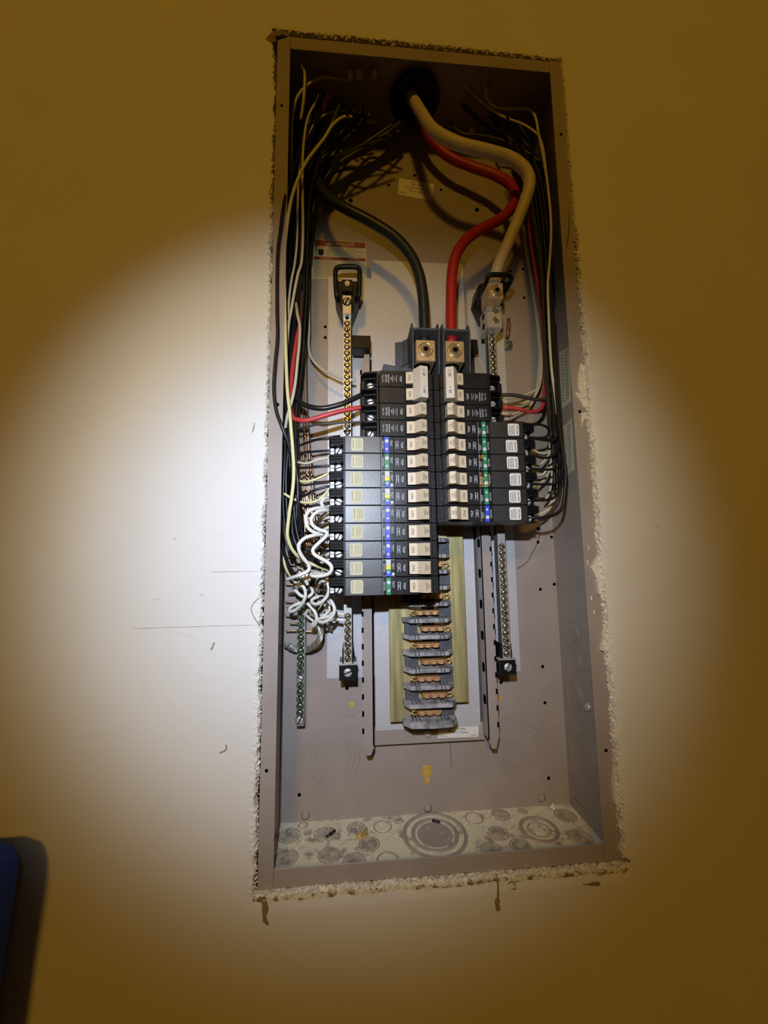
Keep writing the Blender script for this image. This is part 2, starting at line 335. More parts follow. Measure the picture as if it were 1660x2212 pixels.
obj('top_flange', MB().box(-166.6, 165.6, 0.2, 1.4, 922, 938.6, 0.3), 'taupe', enc)
obj('bottom_flange', MB().box(-169.6, 165.6, 0.2, 1.4, -16.8, 0, 0.3), 'taupe', enc)
def hole(px, py, Y, r, par, name='screw_hole'):
    c = P(px, py, Y); obj(name, MB().cyl(c, (0, 1, 0), r, 0.5, 14).ring(c, (0, 1, 0), r, 0.25, 14, 5), 'hole', par)
for a, b in ((599, 874),): hole(a, b, -0.15, 2.1, fl)
for a, b in ((576, 1665), (609, 228)): hole(a, b, -0.15, 1.5, fl)
for a, b in ((1213, 290), (1253, 889), (1310, 1621)): hole(a, b, -0.15, 1.6, fr)
for a, b in ((703, 706), (703, 729), (896, 379), (840, 400), (953, 410), (750, 1487), (1083, 1474), (1104, 586), (1130, 581), (1133, 643), (1163, 1142), (1192, 1160), (1163, 1171), (1168, 1273), (1198, 1262), (1173, 1440), (1178, 1518), (647, 1717), (1186, 1681), (758, 433), (1031, 453)):
    hole(a, b, BK - 0.2, 1.9 if (a, b) not in ((758, 433), (1031, 453)) else 3.0, bp_)
for a, b in ((1272, 1183), (1278, 1292), (1284, 1322), (1270, 1215)):
    c = P(a, b, -0.2); obj('paint_fleck', MB().prism([(c.x - 0.6, c.z - 2.5), (c.x + 0.8, c.z - 2), (c.x + 0.9, c.z + 2), (c.x - 0.2, c.z + 3)], -0.25, 0), 'core', fr)
# dimples for the mounting nails
for a, b in ((760, 1521), (1078, 1507)):
    c = P(a, b, BK); o = obj('mounting_dimple', MB().prism(rrect(c.x - 7, c.x + 7, c.z - 14, c.z + 7, 6.5), BK - 1.4, BK, 'xz'), 'taupe', bp_)
    obj('mounting_dimple', MB().cyl(c + Vector((0, -1.7, 0)), (0, 1, 0), 3.4, 0.5, 16), 'rust', bp_, 'yellow dust in the dimple hole')
c = P(922, 1664, BK); obj('keyhole_boss', MB().prism(rrect(c.x - 10, c.x + 10, c.z - 26, c.z + 13, 9.5, 6), BK - 1.2, BK), 'taupe', bp_)
kh = MB().cyl(c + Vector((0, -1.5, 0)), (0, 1, 0), 7, 0.6, 20); kh.prism(rrect(c.x - 3.4, c.x + 3.4, c.z - 15, c.z - 5, 3.3), BK - 1.62, BK - 1)
obj('keyhole_slot', kh, 'rust', bp_, 'yellow keyhole slot for hanging the cabinet')
for a, b, r in ((925, 1746, 5), (660, 1762, 5), (1171, 1724, 5), (895, 335, 6), (757, 415, 4), (1040, 440, 4)):
    c = P(a, b, BK); obj('embossed_bump', MB().cyl(c, (0, -1, 0), r, 0.7, 16, r * 0.6), 'taupe', bp_)
def floor_knock(c, radii, par):                              # dusty disc(s) with the bare steel of each score line showing
    mb = MB(); mb.mi = 1; c = Vector(c)
    for r in radii: mb.ring(c - Vector((0, 0, 0.75)), (0, 0, 1), r, 1.25 if r < 20 else 2.6, 36, 6)
    mb.mi = 0 if radii[0] < 30 else 1; mb.cyl(c - Vector((0, 0, 0.3)), (0, 0, 1), radii[-1] - (1.6 if radii[0] < 20 else 5.0), 0.8, 28)
    return obj('knockout', mb, ['dusty' if len(radii) > 1 or KOr.random() < 0.3 else 'dusty2', 'taupe'], par)
KOr = random.Random(6)
def knock(c, ax, radii, par, m='taupe'):
    mb = MB(); a = Vector(ax)
    for i, r in enumerate(radii): mb.ring(c, ax, r, 0.45 if i else 0.55, 40, 5)
    mb.cyl(Vector(c) - a * 0.2, a, radii[-1] - 1.2, 0.75, 32)
    return obj('knockout', mb, m, par)
for a, b in ((720, 1634), (1129, 1625)): knock(P(a, b, BK), (0, -1, 0), (33, 27, 21), bp_)
for a, b, rad in ((1238, 1365, (12,)), (1244, 1425, (12,)), (1243, 1503, (17, 13)), (1268, 1650, (32, 25, 18)), (1275, 1390, (12,)), (1280, 1470, (12,))):
    c = PX(a, b, 181); knock(c, (-1, 0, 0), rad, sr)
c = PX(1272, 1527, 181); obj('side_screw', MB().cyl(c, (-1, 0, 0), 5, 2.5, 18, 3.4), 'steel', sr, 'shiny domed screw')
g_ = MB(); q0, q1 = PX(1243, 1724, 181), PX(1296, 1790, 181); g_.tube([q0, q1], 1.0, 6); obj('stiffening_ridge', g_, 'taupe', sr)
KO = [(625, 1805, (12,)), (703, 1802, (12,)), (770, 1789, (10,)), (827, 1786, (10,)), (1025, 1767, (10,)), (1083, 1760, (10,)), (1222, 1762, (12,)), (618, 1853, (12,)), (711, 1847, (11,)), (798, 1823, (11,)), (838, 1858, (11,)), (766, 1860, (11,)), (1077, 1800, (11,)), (1062, 1836, (11,)), (1125, 1828, (11,)), (1254, 1808, (12,)), (655, 1783, (5,)), (862, 1773, (5,)), (1130, 1752, (5,)), (940, 1803, (35, 25)), (1165, 1792, (20, 12))]
for a, b, rad in KO: floor_knock(PZ(a, b, -16), rad, bt)
dm = MB(); rg = random.Random(5)
for i in range(420): crumb(dm, (rg.uniform(-175, 170), 90 - abs(rg.gauss(0, 30)) % 84, -15.7), rg.uniform(0.4, 1.5), rg)
tag(obj('drywall_dust', dm, 'core'), 'cream drywall dust and crumbs spread over the cabinet floor', 'dust', kind='stuff')
def debris(name, label, mb, m, cat='debris'): return tag(obj(name, mb, m), label, cat)
a = PZ(706, 1808, -14.6); b = PZ(724, 1794, -14.6); debris('wire_scrap', 'short black insulation scrap lying on the round knockout at the left', MB().tube([a, b], 1.6, 8), 'w_black')
a = PZ(934, 1772, -14.6); b = PZ(951, 1776, -14.6); debris('wire_scrap', 'short black insulation scrap lying on the large centre knockout', MB().tube([a, b], 1.4, 8), 'w_black')
mb = MB(); crumb(mb, PZ(1196, 1744, -11), 5.0, rg); debris('plaster_lump', 'white plaster lump in the back right corner of the cabinet floor', mb, 'core')
mb = MB(); c = PZ(778, 1808, -15)
for i in range(14): t = rg.uniform(-0.5, 0.9); mb.tube([c + Vector((rg.uniform(-7, 5), rg.uniform(-6, 6), 0)), c + Vector((rg.uniform(-3, 10), rg.uniform(2, 16), rg.uniform(0.3, 2)))], 0.4, 5)
debris('sawdust_heap', 'small heap of brown fibres on the dusty cabinet floor', mb, 'rust')

# labels on the back panel
def sticker(name, label, corners, Y, m, par=None, thick=0.35):
    o = thing(name, label, 'label', (P(*corners[0], Y)))
    pts = [P(a, b, Y) for a, b in corners]
    obj('paper', MB().prism([(p.x, p.z) for p in pts], Y, Y + thick), m, o); return o, pts
def lerp4(pts, u, v):                                        # pts: TL TR BR BL
    t = pts[0].lerp(pts[1], u); b = pts[3].lerp(pts[2], u); return t.lerp(b, v)
def quad(mb, pts, u0, u1, v0, v1, dy):
    vs = [mb.bm.verts.new(lerp4(pts, u, v) + Vector((0, dy, 0))) for u, v in ((u0, v0), (u0, v1), (u1, v1), (u1, v0))]; mb._f(vs)
st, pts = sticker('danger_label', 'cream and red danger warning label behind the left neutral bar', ((678, 516), (792, 523), (793, 604), (673, 602)), BK - 0.5, 'label')
mb = MB(); quad(mb, pts, 0.02, 0.98, 0.02, 0.17, -0.08); quad(mb, pts, 0.02, 0.98, 0.44, 0.52, -0.08); obj('red_band', mb, 'redlabel', st)
ux = (pts[1] - pts[0]).normalized(); uz = (pts[0] - pts[3]).normalized()
mb = MB(); mb.text('DANGER', 8.5, lerp4(pts, 0.55, 0.095), ux, uz, 0.2); c = lerp4(pts, 0.29, 0.10)
mb.prism([(c.x - 4, c.z - 3), (c.x + 4, c.z - 3), (c.x, c.z + 4)], BK - 0.75, BK - 0.6); mb.text('WARNING', 3.2, lerp4(pts, 0.25, 0.48), ux, uz, 0.2); mb.text('CAUTION', 3.2, lerp4(pts, 0.75, 0.48), ux, uz, 0.2)
obj('lettering', mb, 'label', st)
mb = MB(); c = lerp4(pts, 0.15, 0.32)
mb.prism([(c.x - 3.5, c.z + 4), (c.x + 3.5, c.z + 4), (c.x + 4, c.z - 3), (c.x + 1, c.z - 6), (c.x - 2.5, c.z - 5), (c.x - 4, c.z)], BK - 0.75, BK - 0.6)
z = [lerp4(pts, u, v) + Vector((0, -0.2, 0)) for u, v in ((0.03, 0.18), (0.07, 0.22), (0.05, 0.27), (0.08, 0.3))]; mb.tube(z, 0.6, 5)
mb.text('!', 5.0, lerp4(pts, 0.29, 0.11), ux, uz, 0.35); obj('pictogram', mb, 'ink', st)
mb = MB(); rg = random.Random(2)
mb.text('HAZARDOUS VOLTAGE', 3.6, lerp4(pts, 0.55, 0.215), ux, uz, 0.2)
for i in range(6): quad(mb, pts, 0.25, rg.uniform(0.8, 0.93), 0.26 + i * 0.028, 0.268 + i * 0.028, -0.1)
for i in range(14):
    quad(mb, pts, 0.04, rg.uniform(0.40, 0.48), 0.55 + i * 0.03, 0.561 + i * 0.03, -0.1); quad(mb, pts, 0.53, rg.uniform(0.82, 0.95), 0.55 + i * 0.03, 0.561 + i * 0.03, -0.1)
quad(mb, pts, 0.5, 0.505, 0.53, 0.98, -0.1); obj('fine_print', mb, 'fade', st)
def ul(mb, c, r, ux, uz):
    mb.ring(c + Vector((0, -0.2, 0)), (0, 1, 0), r, 0.22, 20, 4); mb.text('UL', r * 1.1, c, ux, uz, 0.2)
st, pts = sticker('listing_label', 'small tan listing label high on the back panel between feeder cables', ((863, 384), (938, 398), (935, 434), (859, 420)), BK - 0.5, 'wlabel')
ux = (pts[1] - pts[0]).normalized(); uz = (pts[0] - pts[3]).normalized(); mb = MB(); ul(mb, lerp4(pts, 0.42, 0.2), 2.6, ux, uz); mb.text('LISTED', 3, lerp4(pts, 0.6, 0.22), ux, uz, 0.2)
mb.text('ENCLOSED PANELBOARD', 3, lerp4(pts, 0.52, 0.46), ux, uz, 0.2); mb.text('ISSUE NO. E83051', 3, lerp4(pts, 0.52, 0.64), ux, uz, 0.2); mb.text('EATON', 3, lerp4(pts, 0.12, 0.85), ux, uz, 0.2); obj('lettering', mb, 'ink', st)
st, pts = sticker('listing_label', 'white listing label beside the bottom end of the bus insulators', ((946, 1553), (1035, 1559), (1034, 1592), (946, 1595)), 80.4, 'wlabel')
ux = (pts[1] - pts[0]).normalized(); uz = Vector((0, 0, 1)); mb = MB(); ul(mb, lerp4(pts, 0.49, 0.2), 2.6, ux, uz); mb.text('US LISTED', 3, lerp4(pts, 0.68, 0.22), ux, uz, 0.2)
mb.text('PANELBOARD', 3.1, lerp4(pts, 0.5, 0.47), ux, uz, 0.2); mb.text('ISSUE NO. R92044', 3.1, lerp4(pts, 0.5, 0.67), ux, uz, 0.2); mb.text('EATON', 3, lerp4(pts, 0.12, 0.87), ux, uz, 0.2); mb.text('12-4456', 2.2, lerp4(pts, 0.88, 0.87), ux, uz, 0.2); obj('lettering', mb, 'ink', st)
def sidesticker(label, cs):
    pts = [PX(a, b, 180.6) for a, b in cs]; o = thing('wiring_label', label, 'label', pts[0]); mb = MB(); mb.prism([(p.y, p.z) for p in pts], 180.6, 181, 'yz'); obj('paper', mb, 'graylabel', o)
    mb = MB(); rg = random.Random(4)
    for col in (0.12, 0.55):
        for i in range(16):
            v = 0.06 + i * 0.055; u1 = col + rg.uniform(0.2, 0.34)
            V = [mb.bm.verts.new(lerp4(pts, u, w) + Vector((-0.1, 0, 0))) for u, w in ((col, v), (col, v + 0.022), (u1, v + 0.022), (u1, v))]; mb._f(V)
    obj('fine_print', mb, 'fade', o)
sidesticker('gray wiring label on the right inner wall, the upper of two', ((1209, 762), (1230, 748), (1233, 868), (1214, 884)))
sidesticker('gray wiring label on the right inner wall, the lower of two', ((1213, 926), (1235, 904), (1240, 1015), (1220, 1030)))

# ------------------------------------------------------------------ bus assembly
bus = thing('bus_assembly', 'bus bar assembly on a pale galvanised plate in the middle of the cabinet', 'bus bar', (0, BK, 80))
PL = 80.0
pan = MB().box(-65, 65.5, PL, PL + 1.2, 88, 710).box(-66, 66, PL + 4, PL + 5, 73, 90); obj('mounting_plate', pan, ['galv'], bus)
obj('lower_plate', MB().box(-70, 70, PL + 1.4, PL + 2.6, 71, 92), 'taupe', bus)
def rail(s):
    mb = MB(); x0, x1 = 68.5 * s, 81.5 * s
    mb.prism([(x0, 78), (s * 72, 70), (s * 77.5, 70), (x1, 84), (x1, 542), (s * 78, 552), (s * 76, 560), (x0, 560)], 60, 61.2)
    mb.box(x0, s * 69.6, 60, BK - 0.4, 80, 560); o = obj('support_rail', mb, 'taupe', bus)
    n = MB()
    for i in range(24): zz = 94 + i * 19.05; n.box(s * 79.6, s * 82, 59.7, 62, zz, zz + 6)
    obj('notches', n, 'hole', o)
    for i in range(9 if s > 0 else 0):
        zz = 112 + i * 38.1 + 6; obj('slot', MB().prism([(y_ , z_) for y_, z_ in rrect(64, 73, zz, zz + 11, 3)], 68.2 * s, 68.5 * s, 'yz'), 'hole', o)
rail(-1); rail(1)
obj('bus_bar', MB().box(-48.5, -8, 66, 68.5, 103, 500, 0.3), 'brass', bus); obj('bus_bar', MB().box(8, 47.5, 66, 68.5, 122, 500, 0.3), 'brass', bus)
obj('insulating_base', MB().box(-30, 28, 69, PL, 100, 500), 'grayp', bus)
for i in range(12):                                          # barrier ribs, 19 mm apart, stabs between them
    zz = 108 + i * 19.05; end = i < 2
    mb = MB(); mb.prism([(-33, 68), (-33, 58), (-25, 47), (20, 47), (27.5, 58), (27.5, 68)] if not end else [(-33, 68), (-33, 54), (-27, 44), (22, 44), (28.5, 54), (28.5, 68)], zz - 2.0, zz + 2.4, 'xy')
    mb.mi = 1
    for k in (-24, -20, -16, 10, 14, 18):
        mb.box(k, k + 1.3, 46.3 if -23 < k < 18 else 47.5, 68, zz - 2.4, zz + 3.0)
    obj('barrier_rib', mb, ['dustyp', 'grayp'], bus)
    s = -1 if i % 2 == 0 else 1                              # side on which the stab connects
    if i < 11:
        zc = zz + 9.5; x0 = -7
        mb = MB(); mb.box(-14 + 3 * s, 14 + 3 * s, 52, 66, zc - 0.2, zc + 1.5, 0.3); mb.box(-14 + 3 * s, 14 + 3 * s, 54, 66, zc - 3.0, zc - 1.5, 0.3)
        for q in (-9, 0, 9): mb.box(q - 3.0 + 3 * s, q + 2.6 + 3 * s, 50.6, 60, zc - 3.2, zc + 1.7, 0.4)
        e = 15 * s + 3 * s; mb.tube([(e, 54, zc + 1.5), (e + 4 * s, 53, zc + 2.4), (e + 7 * s, 53, zc - 0.5)], 0.8, 5)
        mb.tube([(e, 54, zc - 2.5), (e + 4 * s, 53, zc - 2.6), (e + 7 * s, 53, zc + 0.4)], 0.8, 5)
        obj('stab', mb, 'stabcopper', bus)
        mb = MB(); cx = -s * 26 if s > 0 else 21; mb.box(-30 if s > 0 else 12, -15 if s > 0 else 27, 58, 69, zc - 6.5, zc + 6.6); c_ = -22.5 if s > 0 else 19.5
        mb.prism([(c_ - 3.5, zc), (c_, zc + 3.8), (c_ + 3.5, zc), (c_, zc - 3.8)], 57.3, 58.2); mb.box(-4 + 2, 2, 56, 66, zc - 7.0, zc - 4.6); obj('spacer_block', mb, 'grayp', bus)
mb = MB().prism([(-35, 68), (-34, 54), (-26, 44), (0, 42), (22, 44), (29.5, 54), (30, 68)], 103.5, 107, 'xy'); obj('end_barrier', mb, ['dustyp'], bus)
c = P(924, 1584, PL); obj('plate_screw', MB().cyl(c, (0, -1, 0), 4.6, 3, 16, 3.2), 'steel', bus)
# main lugs
mlug = thing('main_lug_assembly', 'slate plastic main lug housing with two brass lugs above the breakers', 'terminal', (14, 40, 520))
hm = MB()
hm.box(-30, 56, 44, 60, 505, 566); 
for x in (-23, 7.5, 13, 44): hm.prism([(44, 505), (8, 505), (2, 512), (-2, 556), (4, 570), (44, 570)], x, x + 1.6, 'yz')
hm.box(-22, 8, 4, 44, 562, 564.5); hm.box(14, 45, 4, 44, 562, 564.5)
hm.box(8, 14, 20, 44, 536, 539); 
hm.prism([(-24, 30), (-30, 38), (-38, 40), (-38, 44), (-24, 44)], 534, 566, 'xy'); hm.prism([(-24, 24), (-33, 34), (-33, 44), (-24, 44)], 511, 530, 'xy'); hm.prism([(45, 24), (52, 34), (52, 44), (45, 44)], 507, 532, 'xy')
obj('lug_housing', hm, 'grayp', mlug)
def mainlug(x0, x1):
    l = MB().box(x0, x1, 3, 36, 523, 549, 0.8); cx = (x0 + x1) / 2
    o = obj('lug', l, 'lug', mlug)
    obj('lug_screw', MB().ring((cx, 2.9, 537), (0, 1, 0), 8.0, 1.0, 24, 6).cyl((cx, 3.2, 537), (0, -1, 0), 6.2, 2.2, 24, 5.6), 'goldscrew', o)
    obj('hex_socket', MB().cyl((cx, 0.8, 537), (0, 1, 0), 3.2, 0.3, 6), 'hole', o)
    obj('cable_collar', MB().cyl((cx - 2, 17, 523.2), (0, 0, -1), 9.6, 0.6, 20).ring((cx - 2, 17, 522.4), (0, 0, 1), 8.6, 1.0, 24, 6), 'hole', o)
    st_ = MB(); rg = random.Random(int(x0 * 7) + 400)
    for k in range(19):
        a = rg.uniform(0, 6.28); r = 6.8 * math.sqrt(rg.random()); st_.cyl((cx - 2 + r * math.cos(a), 17 + r * math.sin(a), 523), (0, 0, -1), 1.25, rg.uniform(7, 12), 7)
    obj('cable_strands', st_, 'goldscrew', o)
    obj('bus_strap', MB().box(x0 + 3, x1 - 1, 38, 42, 505, 523), 'alu', o)
mainlug(-18.5, 4.5); mainlug(16.5, 39)
obj('side_block', MB().box(-92, -68, 58, 78, 567, 585, 0.8), 'blackp', mlug, 'black plastic block joining the left neutral bar')
sb = MB().box(46, 72, 50, 74, 560, 580, 1.0); sb.prism([(48, 40), (70, 52), (70, 56), (48, 56)], 561, 570, 'xy'); obj('side_block', sb, 'blackp', mlug, 'black plastic block joining the right neutral bar')
q = [P(a, b_, 12) for a, b_ in ((824, 803), (829, 786), (892, 797), (892, 806))]; obj('top_filler', MB().prism([(p.x, p.z) for p in q], 12, 50), 'grayp', mlug)

# ------------------------------------------------------------------ neutral bars and ground bar
def screw_mesh(name, r, h, m, ang):
    mb = MB(); mb.mi = 1; mb.cyl((0, 0, 0), (0, -1, 0), r * 1.14, h * 0.3, 16, r * 1.08); mb.mi = 0
    ca, sa = math.cos(ang), math.sin(ang); g = r * 0.16
    def pt(x, y, d): return mb.bm.verts.new((x * ca - y * sa, -d, x * sa + y * ca))
    for s in (-1, 1):                                        # two domed half moons leave a dark slot between them
        def arc(rr, d):
            out = []
            for k in range(9):
                t = math.acos(g / rr) * (1 - k / 4.0); out.append(pt(rr * math.sin(t), s * max(g, rr * math.cos(t)), d))
            return out
        A, B, C_ = arc(r, h * 0.3), arc(r * 0.97, h * 0.62), arc(r * 0.62, h)
        for Q, T in ((A, B), (B, C_)):
            for k in range(8): mb._f([Q[k], Q[k + 1], T[k + 1], T[k]] if s > 0 else [Q[k + 1], Q[k], T[k], T[k + 1]], Q is B)
        mb._f(C_ if s > 0 else C_[::-1]); mb._f([A[0], B[0], C_[0], C_[-1], B[-1], A[-1]])
    bmesh.ops.recalc_face_normals(mb.bm, faces=mb.bm.faces[:])
    return mb.mesh(name, [m, 'hole'])
SCR = {}
def screw(kind, c, r, h, parent, rg, name='terminal_screw'):
    k = (kind, r, h, rg.randrange(4))
    if k not in SCR: SCR[k] = screw_mesh(name, r, h, kind, 0.3 + k[3] * 0.8)
    return inst(name, SCR[k], c, parent)
def neutral(s, label, zs):
    cx = -98.5 if s < 0 else 98.0; t = thing('neutral_bar', label, 'terminal bar', (cx, BK, 160)); rg = random.Random(9 + s); Y = 52 if s < 0 else 50
    cxb = -98.5 if s < 0 else 91.5
    obj('backing_strip', MB().box(-125 if s < 0 else 73, -64 if s < 0 else 125, BK - 1.4, BK - 0.2, 148, 690 if s < 0 else 680), 'galv', t, 'pale galvanised strip behind the bar')
    obj('bar', MB().box(cxb - 4.6, cxb + 4.6, Y, Y + 14, 176, 630), 'alu', t)
    for z in zs: screw('goldscrew', (cxb, Y, z), 3.55, 2.4, t, rg)
    if s > 0: obj('bar_groove', MB().box(cxb - 4.9, cxb - 4.5, Y + 4, Y + 6, 180, 600).box(cxb - 4.9, cxb - 4.5, Y + 9, Y + 10.5, 180, 600), 'hole', t)
    # lower end bracket
    b = MB().box(cxb - 10, cxb + 10, Y - 1, Y + 1, 157, 174); b.box(cxb - 10, cxb + 10, Y + 1, BK - 1.5, 172, 174); b.box(cxb - 6.4, cxb - 4.8, Y + 1, BK - 2, 172, 192); b.box(cxb + 4.8, cxb + 6.4, Y + 1, BK - 2, 172, 192); b.box(cxb - 10, cxb + 10, Y + 1, BK - 2, 157, 158.5)
    obj('end_bracket', b, 'blackp', t); obj('bracket_lip', MB().box(cxb - 10.5, cxb + 10.5, Y - 1.5, Y + 8, 174.2, 175.6), 'alu', t, 'pale lip over the black bracket'); screw('steel', (cxb, Y - 1, 166), 5.0, 2.4, t, rg, 'bracket_screw')
    return t, cxb, Y
nl, cx, Y = neutral(-1, 'left neutral bar with a row of yellow screws and black loop bracket', [181 + 8.0 * i for i in range(7)] + [181 + 8.0 * i for i in range(30, 53)])
rg = random.Random(1)
def loop_bracket(pts, par, Yb, r):
    obj('loop_handle', MB().tube(spline(pts, 4), r, 8, closed=False), 'blackp', par)
lp = [P(731, 652, 58), P(727, 636, 50), P(725, 600, 46), P(726, 583, 46), P(734, 577, 46), P(752, 576, 46), P(770, 577, 46), P(777, 583, 46), P(777, 600, 46), P(776, 636, 50), P(772, 652, 58)]
loop_bracket(lp, nl, 50, 3.1)
b = MB(); q = [P(a, b_, 58) for a, b_ in ((728, 610), (775, 610), (776, 640), (763, 675), (757, 690), (744, 690), (740, 678), (724, 640))]; b.prism([(p.x, p.z) for p in q], 56, 86)
b.box(cx - 7, cx + 7, 50, 58, 640, 656); b.box(cx - 12, cx - 9.5, 48, 58, 632, 650); b.box(cx + 9.5, cx + 12, 48, 58, 632, 650); obj('loop_bracket', b, 'blackp', nl)
obj('bracket_screw', MB().cyl((cx + 0.5, 50, 649), (0, -1, 0), 4.2, 3.2, 16, 3.2), 'lug', nl)
l = MB().box(cx - 5.6, cx + 5.6, 44, 56, 605, 630, 0.5); obj('bar_lug', l, 'alu', nl); screw('goldscrew', (cx, 44, 621), 5.2, 2.4, nl, rg)
for z in (640, 604.5, 598): obj('bar_hole', MB().cyl((cx, 51.8 if z > 630 or z < 605 else 43.8, z), (0, 1, 0), 2.5, 0.6, 14), 'hole', nl)
nr, cx, Y = neutral(1, 'right neutral bar with a row of yellow screws and large top lug', [181 + 8.0 * i for i in range(17)] + [181 + 8.0 * i for i in range(41, 53)])
lp = [P(1034, 655, 62), P(1044, 630, 40), P(1053, 602, 20), P(1057, 595, 17), P(1066, 593, 16), P(1088, 594, 16), P(1101, 596, 18), P(1105, 602, 22), P(1101, 614, 32), P(1093, 630, 50)]
loop_bracket(lp, nr, 50, 2.8)
b = MB(); q = [P(a, b_, 70) for a, b_ in ((1030, 625), (1060, 615), (1092, 620), (1080, 660), (1044, 690), (1026, 650))]; b.prism([(p.x, p.z) for p in q], 60, 88); obj('loop_bracket', b, 'blackp', nr)
q = P(1072, 628, 18); l = MB().box(q.x - 9.5, q.x + 9.5, 18, 46, q.z - 10, q.z + 11, 0.6); o = obj('neutral_lug', l, 'lug', nr, 'large brass lug')
obj('lug_screw', MB().ring((q.x + 1, 17.8, q.z), (0, 1, 0), 7.2, 0.9, 24, 6).cyl((q.x + 1, 18, q.z), (0, -1, 0), 5.2, 2, 24, 4.8), 'goldscrew', o); obj('hex_socket', MB().cyl((q.x + 1, 15.9, q.z), (0, 1, 0), 2.8, 0.3, 6), 'hole', o)
l = MB(); q0 = P(1068, 684, 38); l.box(q0.x - 10, q0.x + 10, 36, 64, q0.z - 16, q0.z + 15, 0.8); o = obj('bar_lug', l, 'alu', nr)
for dz in (7, -6): obj('lug_plug', MB().ring((q0.x + 1, 35.9, q0.z + dz), (0, 1, 0), 4.2, 0.5, 18, 5).cyl((q0.x + 1, 36, q0.z + dz), (0, -1, 0), 3.6, 0.8, 16), 'goldscrew', o)
obj('wire_port', MB().cyl((q0.x - 10.2, 50, q0.z + 7), (1, 0, 0), 4, 0.4, 16).cyl((q0.x - 10.2, 50, q0.z - 7), (1, 0, 0), 4, 0.4, 16), 'hole', o)
gb = thing('ground_bar', 'narrow ground bar with green-tinted screws low on the left side', 'terminal bar', (-155.3, BK, 100)); rg = random.Random(21)
obj('bar', MB().box(-160, -150.5, 74, 88, 100, 292, 0.4), 'barmetal', gb)
for i in range(24):
    zz = 107 + i * 7.9; screw('steel' if i in (0, 6) else 'greenscrew', (-155.6, 74, zz), 3.7 if i else 4.6, 2.4, gb, rg)
obj('bar_foot', MB().box(-158, -152, 86, BK - 0.2, 100, 108).box(-158, -152, 86, BK - 0.2, 280, 290), 'alu', gb)
c = P(1099, 706, 86); pg = thing('bonding_strap', 'small copper strap with a green screw beside the right neutral bar', 'terminal', c)
q = [P(1099, 690, 84), P(1100, 700, 80), P(1098, 720, 80), P(1096, 728, 84)]; obj('strap', MB().tube(spline(q), 2.6, 8), 'oldcopper', pg)
c = P(1099, 745, 86); obj('green_screw', MB().box(c.x - 5, c.x + 5, 84, BK - 0.2, c.z - 5, c.z + 5, 0.6).cyl((c.x, 84, c.z), (0, -1, 0), 4.2, 3, 6), 'greenscrew', pg)

# ------------------------------------------------------------------ breakers (local frame: x = s*u from the centre line, z from the row centre)
HP = 9.25; CACHE = {}
def row_z(k): return 505.95 - 19.05 * k + 9.5
def cached(key, mats, fn):
    if key not in CACHE:
        mb = MB(); fn(mb); CACHE[key] = mb.mesh(key[0], mats)
    return CACHE[key]
def ux_(s): return Vector((-s, 0, 0)), Vector((0, 0, s))      # text up, text right
def body_std(s, long):
    def fn(mb):
        e = 47.2 if long else 62.3
        mb.box(s * 6.9, s * e, -6, 58, -HP, HP, 0.45)
        mb.box(s * 0.6, s * 6.7, 0, 56, -HP, HP, 0.4); mb.box(s * 2.0, s * 6.7, -0.8, 2, -HP + 3.5, HP - 3.5, 0.3)
        if long:
            mb.mi = 1
            mb.box(s * 61.6, s * 100.4, -6.4, 56, -HP, HP, 0.5); mb.mi = 0; mb.box(s * 47.0, s * 61.8, -4.8, 58, -HP, HP)
            mb.mi = 1; mb.box(s * 62.5, s * 99, -6.6, -6.3, -0.25, 0.25)
        else: mb.box(s * 62.9, s * 65.3, -4.6, 50, -HP, HP, 0.4)
    return fn
def term(s, long):
    def fn(mb):
        a, b = (100.6, 118.0) if long else (65.4, 82.5)
        mb.box(s * a, s * b, 15, 52, -HP, HP)
        if long:
            for z0, z1 in ((0.9, 3.3), (3.9, 6.3), (6.9, HP)): mb.prism([(s * a, -4.5), (s * (b - 2), -1), (s * b, 4), (s * b, 52), (s * a, 52)], z0, z1, 'xy')
            mb.box(s * a, s * (a + 1.2), -5.5, 20, -HP, HP); mb.prism([(s * (a + 1), 4), (s * b, 12), (s * b, 30), (s * a, 30)], -HP, -HP + 1.4, 'xy')
        else:
            mb.prism([(s * a, -4), (s * (b - 4), -1), (s * b, 8), (s * b, 50), (s * a, 50)], 7.2, HP, 'xy'); mb.prism([(s * a, 2), (s * (b - 3), 5), (s * b, 9), (s * b, 50), (s * a, 50)], 3.0, 4.6, 'xy')
            mb.prism([(s * a, 4), (s * b, 9), (s * b, 50), (s * a, 50)], -HP, -HP + 1.2, 'xy'); mb.box(s * (b - 5), s * b, 4, 20, -HP, 2, 0.6)
    return fn
TG = [(32.6, -5.5), (32.6, -8.8), (24.4, -10.4), (17.6, -18.5), (11.6, -16.0), (11.4, -5.5)]
def toggle(s, wide=6.6):
    def fn(mb): mb.prism([(s * u, y) for u, y in TG], -wide, wide, 'xy')
    return fn
def facet_text(mb, s, txt, size, i, t, zoff=0, sq=1.0):
    a, b = TG[i], TG[i + 1]; p = (s * (a[0] + (b[0] - a[0]) * t), a[1] + (b[1] - a[1]) * t)
    up_ = Vector((s * (b[0] - a[0]), b[1] - a[1], 0)).normalized(); rt = Vector((0, 0, s)); mb.text(txt, size, (p[0], p[1], zoff), rt, up_, 0.15, sq)
def tog_text(s, amp):
    def fn(mb):
        facet_text(mb, s, 'ON', 4.2, 1, 0.5)
        if amp: facet_text(mb, s, amp, 4.0, 3, 0.62); facet_text(mb, s, 'SWD', 3.2, 3, 0.15); facet_text(mb, s, '|', 3.0, 2, 0.4)
    return fn
